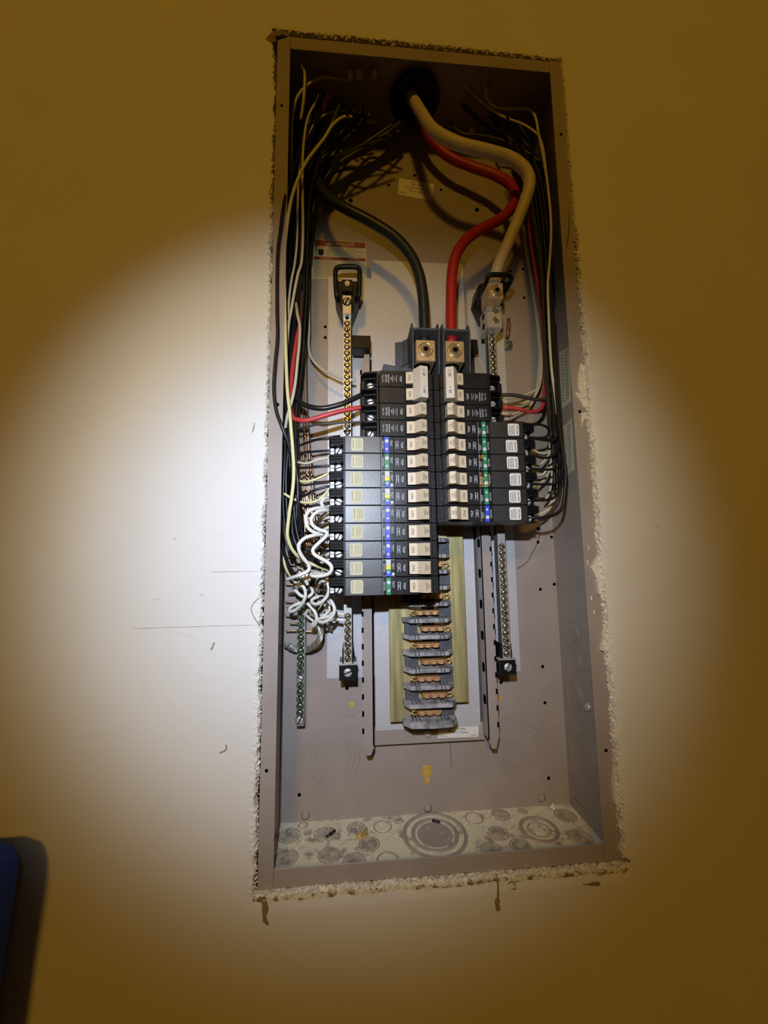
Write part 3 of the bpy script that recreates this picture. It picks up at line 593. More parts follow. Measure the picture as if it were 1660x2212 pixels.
def face_text(s, long):
    def fn(mb):
        u, r = ux_(s); y = -6.12
        mb.text('TRIP', 3.7, (s * 38, y, 0), r, u)
        if long:
            mb.box(s * 42.0, s * 42.5, y, y + 0.1, -4, 4); mb.box(s * 44.6, s * 45.1, y, y + 0.1, -4.2, 4.2); mb.box(s * 42, s * 45, y, y + 0.1, 3.7, 4.2); mb.text('OFF', 2.0, (s * 43.6, y, 0), r, u)
        else:
            mb.text('Type CH', 2.3, (s * 58.3, y, 0), r, u); mb.text('EATON', 3.6, (s * 54.4, y, 0), r, u, 0, 0.72); mb.box(s * 51.3, s * 51.9, y, y + 0.1, -5, 5); mb.text('OFF', 2.4, (s * 48.8, y, 0), r, u)
            mb.box(s * 46.8, s * 47.2, y, y + 0.1, -4, 4); mb.box(s * 42.6, s * 43, y, y + 0.1, -4, 4); mb.box(s * 44.6, s * 44.9, y, y + 0.1, -2.5, 2.5)
    return fn
def strip(s, kind):                                          # coloured test strip, faces: black 0, colour 1, white 2, green 3, blue 4, orange 5
    def fn(mb):
        y = -6.2; z0 = -HP + 0.4; z1 = HP - 0.4; d = -s      # d>0: bright button at the top (left column)
        mb.box(s * 47.8, s * 61.2, y, y + 1.2, z0, z1, 0.2)
        mb.mi = 2; mb.box(s * 48.0, s * 48.3, y - 0.05, y, z0, z1) if s > 0 else mb.box(s * 60.7, s * 61, y - 0.05, y, z0, z1)
        if kind == 'dual':
            for zz0, zz1, mi in ((3.5, 8.8, 2), (-1.5, 3.5, 1), (-4, -1.5, 3), (-8.8, -4, 4)):
                mb.mi = mi; mb.box(s * 52.3, s * 57.3, y - 0.12, y, zz0, zz1)
            mb.mi = 2; mb.box(s * 48.6, s * 60.6, y - 0.1, y, 8.3, 8.7); mb.box(s * 48.6, s * 60.6, y - 0.1, y, -8.7, -8.3)
        else: mb.mi = 1; mb.box(s * 52.5, s * 57.2, y - 0.12, y, z0, z1)
        if kind == 'specks' or kind == 'splash':
            rg = random.Random(3 if kind == 'specks' else 8); mb.mi = 5
            for q in range(8 if kind == 'specks' else 22):
                uu = rg.uniform(48.5, 51.8 if q < 14 else 59); zz = rg.choice((rg.uniform(-8, -5), rg.uniform(5, 8.5))) if kind == 'specks' else rg.uniform(-8, 8)
                w = rg.uniform(0.4, 1.2); mb.prism([(s * (uu - w), zz - w * .6), (s * (uu + w), zz - w), (s * (uu + w * .5), zz + w)], y - 0.16, y - 0.02)
        mb.mi = 2; u, r = ux_(s); mb.text('TEST', 3.6, (s * 49.9, y - 0.1, d * 1.8), r, u, 0, 0.95); mb.text('EATON', 2.9, (s * 59.1, y - 0.1, 0), r, u, 0, 0.9)
        mb.cyl((s * 54.8, y - 0.15, -d * 4.6), (0, -1, 0), 1.3, 0.15, 8)
        if kind == 'dual': mb.cyl((s * 49.9, y - 0.1, -d * 6.4), (0, -1, 0), 1.6, 0.3, 12)
    return fn
def rating(s, m):
    def fn(mb):
        a, b = sorted((s * 81.0, s * 94.0)); y = -6.75; mb.prism(rrect(a, b, -7.0, 7.0, 1.8), y, y + 0.3); mb.mi = 1; rg = random.Random(5)
        for i in range(6):
            uu = 82.6 + i * 1.75
            if i == 4: continue
            L = rg.uniform(3.5, 5.8); mb.box(s * uu, s * (uu + 0.5), y - 0.06, y, 5.8 - 2 * L if s < 0 else -5.8, 5.8 if s < 0 else -5.8 + 2 * L)
        u, r = ux_(s); mb.text('UL', 2.6, (s * 91.8, y - 0.08, s * 3.2), r, u); mb.text('AFCI', 2.2, (s * 92.2, y - 0.08, -s * 2.6), r, u)
    return fn
STRIPM = {'blue': ['black', 'blue', 'white'], 'green': ['black', 'green', 'white'], 'dual': ['black', 'yellow', 'white', 'green', 'blue'], 'specks': ['black', 'green', 'white', 'white', 'white', 'orange'], 'splash': ['black', 'green', 'white', 'white', 'white', 'orange']}
def pole(root, s, z, long, kind=None, amp=None, blank=False, tied=False, tilt=0.0):
    rg = random.Random(int(z * 10) + (7 if s > 0 else 0))
    def add(name, key, mats, fn, dz=0, par=root, du=0.0):
        o = inst(name, cached((name,) + key, mats, fn), (s * du, 0, z + dz), par); return o
    add('body', (s, long), ['black', 'blackl'], body_std(s, long))
    tb = add('terminal_block', (s, long), ['blackp'], term(s, long))
    uc, yc, zc = (107.5, 9, -4.0) if long else (71.5, 9, -3.2)
    screw('steel', (s * uc, yc, z + zc), 4.5 if long else 4.1, 2.6, tb, rg)
    if long and s < 0: cl = inst('wire_clamp', cached(('wire_clamp', s), ['steel'], lambda m: m.box(s * 112.4, s * 116.8, 8, 15, -3.7, -0.4, 0.4).box(s * 112.4, s * 116.8, 8, 15, -7.6, -4.3, 0.4)), (0, 0, z), tb)
    add('toggle_slot', (s,), ['hole'], lambda m: m.box(s * 11.0, s * 33.6, -6.12, -5.8, -7.9, 7.3)); add('toggle', (s,), ['tan'], toggle(s)); add('toggle_print', (s, amp), ['ink'], tog_text(s, amp))
    if not blank: add('lettering', (s, long), ['white'], face_text(s, long))
    if long:
        st_ = add('test_strip', (s, kind), STRIPM[kind], strip(s, kind)); d = -s
        add('test_button', (s,), ['white'], lambda m: m.cyl((s * 54.8, -6.3, d * 4.0), (0, -1, 0), 2.2, 0.9, 16, 2.0), 0, st_)
        lm = 'label' if s < 0 else 'wlabel'; r_ = add('rating_label', (s, lm), [lm, 'fade' if s < 0 else 'ink'], rating(s, lm), 0, root, rg.uniform(-1.6, 1.6)); r_.rotation_euler.y = 0
def breaker(s, k, label, long=False, kind=None, amp='15'):
    z = row_z(k); t = thing('circuit_breaker', label, 'breaker', (s * 30, 58, z), 'breakers in the left column' if s < 0 else 'breakers in the right column')
    pole(t, s, z, long, kind, amp); return t
def two_pole(s, label, amp):
    z1, z2 = row_z(1), row_z(2); t = thing('circuit_breaker', label, 'breaker', (s * 30, 58, (z1 + z2) / 2), 'breakers in the left column' if s < 0 else 'breakers in the right column')
    pole(t, s, z1, False, None, None, s > 0); pole(t, s, z2, False, None, None, s < 0)
    mb = MB(); mb.prism([(s * 25, -11.5), (s * 18.5, -21.5), (s * 10.0, -19.5), (s * 10.2, -9), (s * 25, -8)], z2 - 8, z1 + 8.5, 'xy'); o = obj('handle_tie', mb, 'tie', t, 'pale bar tying the two toggles together')
    mb = MB(); u, r = Vector((s * (10.0 - 18.5), 2.0, 0)).normalized(), Vector((0, 0, s))
    for z in (z1, z2): mb.text(amp, 4.4, (s * 14.2, -20.6, z - 1), r, u, 0.25); mb.text('I', 4.4, (s * 14.2, -20.6, z + 4), r, u, 0.25)
    obj('handle_print', mb, 'ink', o); return t
two_pole(-1, 'black two-pole breaker marked 60 heading the left column', '60')
breaker(-1, 3, 'short black breaker in the left column fed by the thick red wire', amp='15')
breaker(-1, 4, 'short black breaker directly above the long left-hand ones', amp='15')
OR = ['topmost', 'second', 'third', 'fourth', 'fifth', 'sixth', 'seventh', 'eighth', 'lowest']
KL = [('blue', '20'), ('green', '15'), ('dual', '20'), ('dual', '20'), ('blue', '20'), ('blue', '20'), ('blue', '20'), ('dual', '15'), ('green', '15')]
CN = {'blue': 'blue test strip', 'green': 'green test strip', 'dual': 'yellow and blue test strip', 'specks': 'green test strip flecked with orange', 'splash': 'green test strip splashed with orange'}
for i, (kd, amp) in enumerate(KL): breaker(-1, 5 + i, f'{OR[i]} long black breaker in the left column, {CN[kd]}' + (' and cream label' if i % 2 else ''), True, kd, amp)
two_pole(1, 'black two-pole breaker marked 30 heading the right column', '30')
breaker(1, 3, 'short black breaker in the right column fed by the red wire', amp='15')
KR = [('green', '15'), ('green', '15'), ('specks', '15'), ('splash', '15'), ('green', '15'), ('blue', '20')]
for i, (kd, amp) in enumerate(KR): breaker(1, 4 + i, f'{OR[i] if i < 5 else OR[8]} long black breaker in the right column, {CN[kd]}, white label', True, kd, amp)

# ------------------------------------------------------------------ feeder cables and branch wires
def wire(name, label, pts, r, m, cat='wire', group=None, n=6, seg=8, yj=0):
    mb = MB(); mb.tube(spline([P(*p) for p in pts], n), r, seg); return tag(obj(name, mb, m), label, cat, group)
wire('feeder_cable', 'thick white feeder cable sweeping from the top to the right neutral lug', [(889, 205, 45), (897, 222, 38), (916, 253, 22), (935, 280, 14), (964, 299, 9), (1000, 314, 6), (1049, 326, 5), (1097, 340, 5), (1126, 358, 6), (1142, 381, 8), (1143, 407, 10), (1134, 436, 14), (1119, 475, 20), (1097, 528, 26), (1080, 566, 30), (1071, 595, 32), (1069, 612, 32)], 7.6, 'feeder_white', 'cable', seg=14)
wire('feeder_cable', 'thick red feeder cable bending down to the right main lug', [(905, 250, 60), (930, 300, 62), (970, 338, 62), (1020, 360, 60), (1065, 376, 56), (1100, 396, 50), (1113, 420, 44), (1106, 448, 38), (1080, 474, 34), (1046, 492, 30), (1012, 514, 26), (987, 548, 22), (977, 592, 20), (975, 650, 20), (975, 700, 20), (976, 745, 20)], 6.7, 'feeder_red', 'cable', seg=14)
wire('feeder_cable', 'thick black feeder cable bending down to the left main lug', [(880, 255, 62), (840, 290, 66), (780, 322, 68), (720, 350, 62), (688, 372, 50), (688, 398, 40), (712, 428, 32), (750, 452, 28), (800, 478, 26), (850, 510, 24), (885, 548, 22), (905, 590, 20), (914, 640, 20), (917, 700, 20), (917, 745, 20)], 6.7, 'feeder_black', 'cable', seg=14)
w = wire
w('branch_wire', 'thick black wire curving into the left two-pole breaker', [(650, 520, 40), (646, 600, 38), (638, 680, 34), (631, 750, 30), (630, 810, 28), (640, 855, 24), (650, 869, 20), (662, 876, 17), (680, 881, 14), (698, 882, 13), (716, 879, 13), (741, 872, 13), (759, 864, 14), (780, 854, 16), (792, 848, 18)], 3.0, 'w_black')
w('branch_wire', 'thick red wire curving into the short breaker on the left', [(655, 560, 44), (653, 640, 40), (649, 695, 36), (641, 735, 32), (634, 780, 28), (629, 835, 24), (627, 880, 22), (634, 903, 20), (645, 907, 17), (657, 909, 15), (674, 906, 14), (698, 899, 13), (722, 892, 13), (747, 886, 14), (782, 880, 16), (792, 879, 18)], 2.7, 'w_red')
w('branch_wire', 'thin dark wire entering the short breaker below the red wire', [(630, 900, 40), (634, 922, 34), (645, 925, 28), (662, 922, 22), (686, 917, 16), (710, 915, 14), (747, 913, 14), (782, 912, 16), (790, 912, 18)], 1.3, 'w_gray')
LW = [('w_black', 'black wire entering the topmost long breaker on the left from above', [(630, 945, 36), (640, 963, 26), (662, 957, 20), (680, 951, 15), (698, 947, 12), (718, 944, 12), (735, 942, 14)], 1.5),
      ('w_black', 'black wire running level into the topmost long breaker on the left', [(628, 960, 36), (640, 977, 26), (662, 977, 20), (686, 975, 15), (712, 973, 13), (726, 972, 14)], 1.4),
      ('w_cream', 'cream wire entering the second long breaker on the left', [(628, 975, 36), (641, 996, 24), (651, 1000, 19), (662, 1001, 16), (674, 998, 14), (687, 993, 13), (714, 988, 14)], 1.5),
      ('w_black', 'black wire running level into the second long breaker on the left', [(630, 1000, 34), (641, 1010, 24), (666, 1010, 17), (690, 1008, 14), (714, 1006, 14), (726, 1006, 14)], 1.4),
      ('w_yellow', 'glare-tinted yellow wire sagging into the third long breaker on the left', [(634, 1020, 34), (646, 1037, 22), (658, 1040, 17), (670, 1039, 14), (683, 1035, 13), (712, 1022, 14)], 1.4),
      ('w_black', 'black wire sagging into the third long breaker on the left', [(634, 1030, 36), (646, 1044, 24), (658, 1048, 19), (674, 1046, 16), (712, 1042, 14), (726, 1042, 14)], 1.3),
      ('w_black', 'black wire rising to the fourth long breaker on the left', [(636, 1085, 34), (648, 1075, 24), (662, 1069, 17), (683, 1058, 14), (712, 1050, 14)], 1.5),
      ('w_yellow', 'glare-tinted yellow wire looping up into the fourth long breaker on the left', [(614, 1066, 20), (628, 1075, 20), (649, 1084, 18), (662, 1086, 15), (674, 1085, 13), (687, 1081, 12), (700, 1070, 12), (711, 1058, 14)], 1.5),
      ('w_black', 'black wire sagging into the fifth long breaker on the left', [(636, 1080, 38), (649, 1091, 26), (662, 1094, 20), (674, 1093, 16), (712, 1088, 14)], 1.5),
      ('w_black', 'black wire into the sixth long breaker on the left behind white pigtails', [(618, 1120, 40), (632, 1138, 34), (648, 1150, 28), (680, 1152, 24), (726, 1150, 16)], 1.6),
      ('w_black', 'black wire into the seventh long breaker on the left behind white pigtails', [(616, 1140, 42), (632, 1170, 36), (650, 1186, 30), (690, 1190, 24), (726, 1188, 16)], 1.6),
      ('w_black', 'black wire into the eighth long breaker on the left behind white pigtails', [(624, 1150, 44), (640, 1176, 38), (662, 1200, 32), (696, 1222, 24), (726, 1228, 16)], 1.9),
      ('w_black', 'black wire into the lowest long breaker on the left behind white pigtails', [(632, 1160, 46), (650, 1190, 42), (690, 1220, 34), (716, 1240, 22), (714, 1258, 20), (726, 1268, 16)], 1.7)]
for m, lb, pts, r in LW: w('branch_wire', lb, pts, r, m)
w('branch_wire', 'long black wire lying in front of the left flange', [(660, 300, 40), (640, 345, 24), (622, 405, 6), (612, 450, -3), (606, 499, -4), (601, 537, -5), (599, 594, -5), (599, 670, -5), (600, 727, -5), (595, 784, -5), (592, 840, -5), (597, 886, -4), (608, 918, -3), (618, 943, 0), (626, 967, 4), (635, 994, 8), (640, 1015, 10), (643, 1036, 12), (644, 1070, 12), (645, 1095, 14), (648, 1120, 18), (652, 1150, 24), (654, 1175, 30)], 2.0, 'w_black')
w('branch_wire', 'long glare-tinted yellow wire hanging beside the left flange to the lowest breakers', [(813, 264, 75), (780, 260, 60), (748, 252, 50), (721, 268, 40), (700, 300, 30), (665, 345, 18), (645, 385, 10), (630, 430, 4), (620, 489, 2), (616, 527, 2), (614, 565, 2), (615, 632, 2), (616, 689, 2), (618, 765, 3), (621, 840, 4), (626, 888, 4), (629, 925, 4), (632, 960, 4), (634, 990, 4), (635, 1016, 4), (634, 1044, 4), (630, 1078, 5), (626, 1103, 6), (623, 1129, 8), (621, 1152, 10), (624, 1169, 13), (631, 1186, 17), (641, 1199, 22), (650, 1207, 28), (668, 1216, 32), (690, 1224, 28), (712, 1232, 20)], 2.0, 'w_yellow')
w('branch_wire', 'cream wire in the left bundle bending forward below the danger label', [(700, 200, 60), (683, 221, 45), (664, 260, 35), (655, 330, 28), (654, 420, 24), (655, 500, 22), (652, 564, 20), (644, 592, 18), (635, 638, 16), (630, 668, 16), (624, 701, 18), (620, 760, 30)], 1.7, 'w_cream')
w('branch_wire', 'cream wire in the left bundle nearest the flange shadow', [(695, 252, 60), (676, 274, 48), (661, 303, 40), (648, 345, 34), (644, 430, 30), (642, 520, 28), (637, 570, 26), (630, 605, 24), (625, 644, 24), (623, 685, 30), (621, 720, 40)], 1.5, 'w_cream')
w('branch_wire', 'cream wire crossing in front of the red wire in the left bundle', [(640, 655, 34), (643, 680, 26), (648, 705, 22), (647, 741, 20), (643, 780, 18), (639, 822, 16), (634, 852, 14), (629, 872, 14), (621, 900, 18), (617, 925, 24), (614, 960, 34)], 1.8, 'w_cream')
w('branch_wire', 'grayish cream wire curving into the upper left neutral bar', [(652, 440, 60), (660, 520, 66), (666, 600, 70), (668, 704, 72), (667, 741, 72), (670, 766, 70), (680, 783, 68), (698, 799, 65), (711, 805, 62), (742, 818, 59), (768, 822, 58)], 1.8, 'w_cream')
rg = random.Random(31)
for i in range(26):                                          # the dense black bundle along the left side
    a = rg.uniform(0, 1); y_ = rg.uniform(26, 82); q = rg.uniform(0, 1)
    x = lambda lo, hi: lo + (hi - lo) * a + rg.uniform(-3, 3)
    pts = [(x(640, 720), rg.uniform(225, 300), y_ + 8), (x(634, 690), 340, y_), (x(630, 672), 420, y_), (x(628, 668), 520, y_), (x(627, 664), 620, y_), (x(624, 658), 720, y_), (x(622, 652), 800, y_), (x(620, 640), 880, y_ * 0.8), (x(617, 640), 950, y_ * 0.7), (x(614, 642), 1020, y_ * 0.7)]
    if q > 0.35: pts += [(x(612, 646), 1090, y_ * 0.75), (x(614, 650), 1150, y_ * 0.8)]
    if q > 0.75: pts += [(x(622, 670), 1200, y_ * 0.8)]
    w('branch_wire', 'black branch wire packed in the dense bundle along the left side', pts, rg.uniform(1.3, 1.9), 'w_black', 'wire', 'black wires of the left bundle', 4, 6)
for i in range(20):                                          # bare copper grounds hanging behind them
    a = i / 19; y_ = rg.uniform(60, 84); m = ('oldcopper', 'copper', 'strand', 'copper', 'strand')[i % 5]; jt = lambda s=1.5: rg.uniform(-s, s)
    zig = 1300 if i % 2 else rg.uniform(1180, 1340)
    pts = [(650 + 14 * a + jt(), 470, y_ - 8), (650 + 12 * a + jt(), 600, y_ - 6), (650 + 9 * a + jt(), 720, y_ - 4), (650 + 11 * a + jt(), 800, y_ - 2), (644 + 21 * a + jt(), 870, y_), (640 + 28 * a + jt(), 930, y_), (642 + 32 * a + jt(), 990, y_), (646 + 33 * a + jt(), 1050, y_), (652 + 32 * a + jt(), 1090, y_), (656 + 36 * a + jt(), 1140, y_), (654 + 38 * a + jt(3), 1200, y_), (650 + 36 * a + jt(6), (1200 + zig) / 2, y_), (660 + 14 * a + jt(4), zig, 80)]
    w('ground_wire', 'bare copper ground wire in the bundle beside the left neutral bar', pts, rg.uniform(0.75, 1.0), m, 'wire', 'bare ground wires of the left bundle', 4, 6)
TN = ['first short', 'second short', 'third short', 'fourth short', 'fifth short', 'sixth dull', 'seventh short', 'eighth tinned', 'ninth dull', 'lowest long']
for i, (y_, m, x0, x1) in enumerate(((1202, 'copper', 619, 642), (1219, 'copper', 624, 642), (1232, 'copper', 633, 642), (1262, 'copper', 617, 634), (1283, 'copper', 622, 642), (1300, 'oldcopper', 617, 642), (1312, 'copper', 620, 640), (1330, 'strand', 617, 642), (1347, 'oldcopper', 626, 642), (1363, 'copper', 618, 641), (1363, 'copper', 658, 680))):
    w('ground_tail', ('short copper tail right of the ground bar, above the stranded conductor' if i == 10 else f'{TN[i]} copper tail from the top on the left side of the ground bar'), [(x0, y_, 81), ((x0 + x1) / 2, y_ + rg.uniform(-1, 1), 81), (x1, y_ + rg.uniform(-1, 1), 81)], 1.0, m, 'wire', 'copper tails at the ground bar', 3, 6)
# white coiled pigtails of the long left breakers
WH = [('white pigtail arching over the outer loop beside the fifth left breaker', [(712, 1097, 18), (695, 1097, 6), (679, 1099, 0), (667, 1105, -2), (661, 1116, -2), (661, 1126, -2), (664, 1137, -2), (672, 1146, 0), (684, 1152, 4), (694, 1153, 6), (699, 1154, 8), (690, 1155, 4), (676, 1157, -2), (662, 1161, -4), (652, 1168, -5), (646, 1177, -5), (646, 1187, -4), (651, 1199, -2), (660, 1211, 0), (667, 1220, 2), (668, 1229, 2), (663, 1235, 0), (649, 1242, -2), (634, 1247, 4), (619, 1252, 14)]),
      ('white pigtail winding from the fifth left breaker to a hook at the eighth', [(712, 1102, 14), (692, 1104, 4), (679, 1111, 0), (673, 1121, -1), (674, 1131, -1), (681, 1139, 0), (692, 1145, 0), (703, 1148, 0), (707, 1152, -1), (705, 1158, -3), (698, 1165, -5), (687, 1175, -6), (679, 1183, -7), (676, 1190, -7), (680, 1198, -7), (691, 1205, -8), (704, 1212, -9), (714, 1220, -10), (717, 1229, -10), (713, 1237, -9), (704, 1242, -7), (687, 1245, -4), (675, 1244, 0), (673, 1240, 6), (682, 1239, 12), (698, 1241, 20)]),
      ('small white pigtail loop beside the fourth long left breaker', [(713, 1076, 14), (701, 1077, 6), (695, 1085, 4), (698, 1093, 5), (707, 1101, 12)]),
      ('short white wire below the hook, left one of two', [(647, 1236, 30), (654, 1244, 24), (660, 1253, 22), (665, 1263, 24)]),
      ('short white wire below the hook, right one of two', [(660, 1236, 34), (664, 1243, 28), (669, 1254, 28)]),
      ('white pigtail loop hanging in front of the ground bar', [(638, 1258, 44), (645, 1264, 40), (653, 1265, 38), (659, 1274, 36), (660, 1286, 36), (657, 1297, 38), (651, 1307, 42), (641, 1316, 48), (631, 1321, 52), (625, 1319, 56), (629, 1312, 60), (639, 1306, 64), (652, 1302, 66)]),
      ('white pigtail with a small curl right of the ground bar', [(635, 1270, 56), (642, 1279, 52), (651, 1287, 50), (662, 1290, 50), (671, 1286, 50), (676, 1278, 52), (671, 1271, 54), (665, 1275, 58)]),
      ('white pigtail curling below the lowest left breaker', [(706, 1250, 20), (709, 1262, 18), (711, 1275, 18), (706, 1289, 20), (697, 1299, 22), (685, 1305, 26), (676, 1303, 32), (674, 1297, 38), (682, 1291, 42), (695, 1289, 46), (704, 1292, 50)]),
      ('white pigtail drooping to a point above the stranded ground', [(664, 1303, 50), (672, 1311, 48), (680, 1321, 46), (684, 1332, 46), (683, 1344, 48), (678, 1352, 52), (674, 1353, 58), (678, 1345, 64)]),
      ('white pigtail looping wide toward the lower left neutral bar', [(712, 1294, 36), (718, 1302, 32), (723, 1315, 30), (720, 1328, 30), (710, 1339, 32), (698, 1344, 36), (689, 1342, 42), (690, 1337, 48), (702, 1334, 52), (714, 1330, 56)]),
      ('white wire entering the lower left neutral bar, upper of two', [(690, 1330, 66), (708, 1328, 60), (724, 1324, 58), (744, 1328, 59)]),
      ('white wire entering the lower left neutral bar, lower of two', [(692, 1348, 66), (710, 1340, 62), (726, 1338, 60), (744, 1340, 59)])]
for lb, pts in WH: w('neutral_pigtail', lb, pts, 2.05, 'w_white', 'wire', 'white pigtails at the lower left', 5)
w('neutral_pigtail', 'dull white slanted wire behind the lowest left breaker', [(702, 1292, 62), (690, 1312, 66), (676, 1325, 70)], 1.8, 'w_cream')
w('branch_wire', 'black wire bending below the hook beside the eighth left breaker', [(716, 1226, 22), (720, 1238, 18), (716, 1252, 18), (708, 1264, 26), (700, 1275, 40)], 2.0, 'w_black')
for i in range(10): # tangle behind the pigtails
    y0 = 1130 + i * 17; x0 = rg.uniform(640, 655); w('branch_wire', 'short wire tucked in the tangle behind the white pigtails', [(x0, y0 - 8, 70), (x0 + 18, y0 + rg.uniform(-6, 6), 58), (x0 + 40, y0 + rg.uniform(-3, 12), 46), (708, y0 + rg.uniform(-2, 14), 34)], rg.uniform(0.9, 1.6), ['copper', 'w_black', 'w_cream', 'oldcopper'][i % 4], 'wire', 'wires tangled behind the white pigtails', 4, 6)
w('branch_wire', 'black wire hugging the inner left flange down to the copper tails', [(606, 1060, 40), (602, 1110, 30), (604, 1150, 26), (613, 1190, 30), (626, 1224, 40), (642, 1246, 60)], 1.9, 'w_black')
w('branch_wire', 'glare-tinted yellow wire end beside the hugging black wire near the copper tails', [(612, 1200, 46), (616, 1222, 46), (624, 1240, 50), (634, 1252, 62)], 1.6, 'w_yellow')
for i in range(16):                                          # more of the tangle: white stubs at the breaker ends and dull leads under the coils
    if i < 7:
        y0 = 1116 + i * 23; pts = [(716, y0, 30), (706, y0 + rg.uniform(0, 5), 32), (694, y0 + rg.uniform(2, 16), 40), (684, y0 + rg.uniform(14, 30), 54)]; m = 'w_white'; r = 2.0
    else:
        x0 = rg.uniform(655, 700); y0 = rg.uniform(1240, 1300); pts = [(x0, y0, rg.uniform(56, 74)), (x0 + rg.uniform(-14, 14), y0 + 22, rg.uniform(50, 70)), (x0 + rg.uniform(-18, 18), y0 + 44, rg.uniform(56, 76)), (x0 + rg.uniform(-10, 22), y0 + 62, 78)]; m = ('w_white', 'w_black', 'w_cream', 'w_black')[i % 4]; r = rg.uniform(1.5, 2.0)
    w('branch_wire', 'short wire tucked in the tangle behind the white pigtails', pts, r, m, 'wire', 'wires tangled behind the white pigtails', 4, 6)
# stranded ground conductor
mb = MB(); core = spline([P(*p) for p in ((688, 1335, 70), (692, 1352, 66), (693, 1370, 62), (688, 1386, 62), (675, 1397, 68), (661, 1404, 78), (640, 1403, 81), (628, 1398, 80), (618, 1391, 76))], 8)
for k in range(7):
    pl = []
    for i, p in enumerate(core):
        t = (core[min(i + 1, len(core) - 1)] - core[max(i - 1, 0)]).normalized(); u = t.orthogonal().normalized(); v = t.cross(u); a = k * 2 * math.pi / 6 + i * 0.16; r = 2.6 if k else 0
        pl.append(p + (u * math.cos(a) + v * math.sin(a)) * r)
    mb.tube(pl, 1.35, 6)
tag(obj('stranded_ground', mb, 'strand'), 'thick stranded bare ground conductor clamped across the ground bar', 'wire')
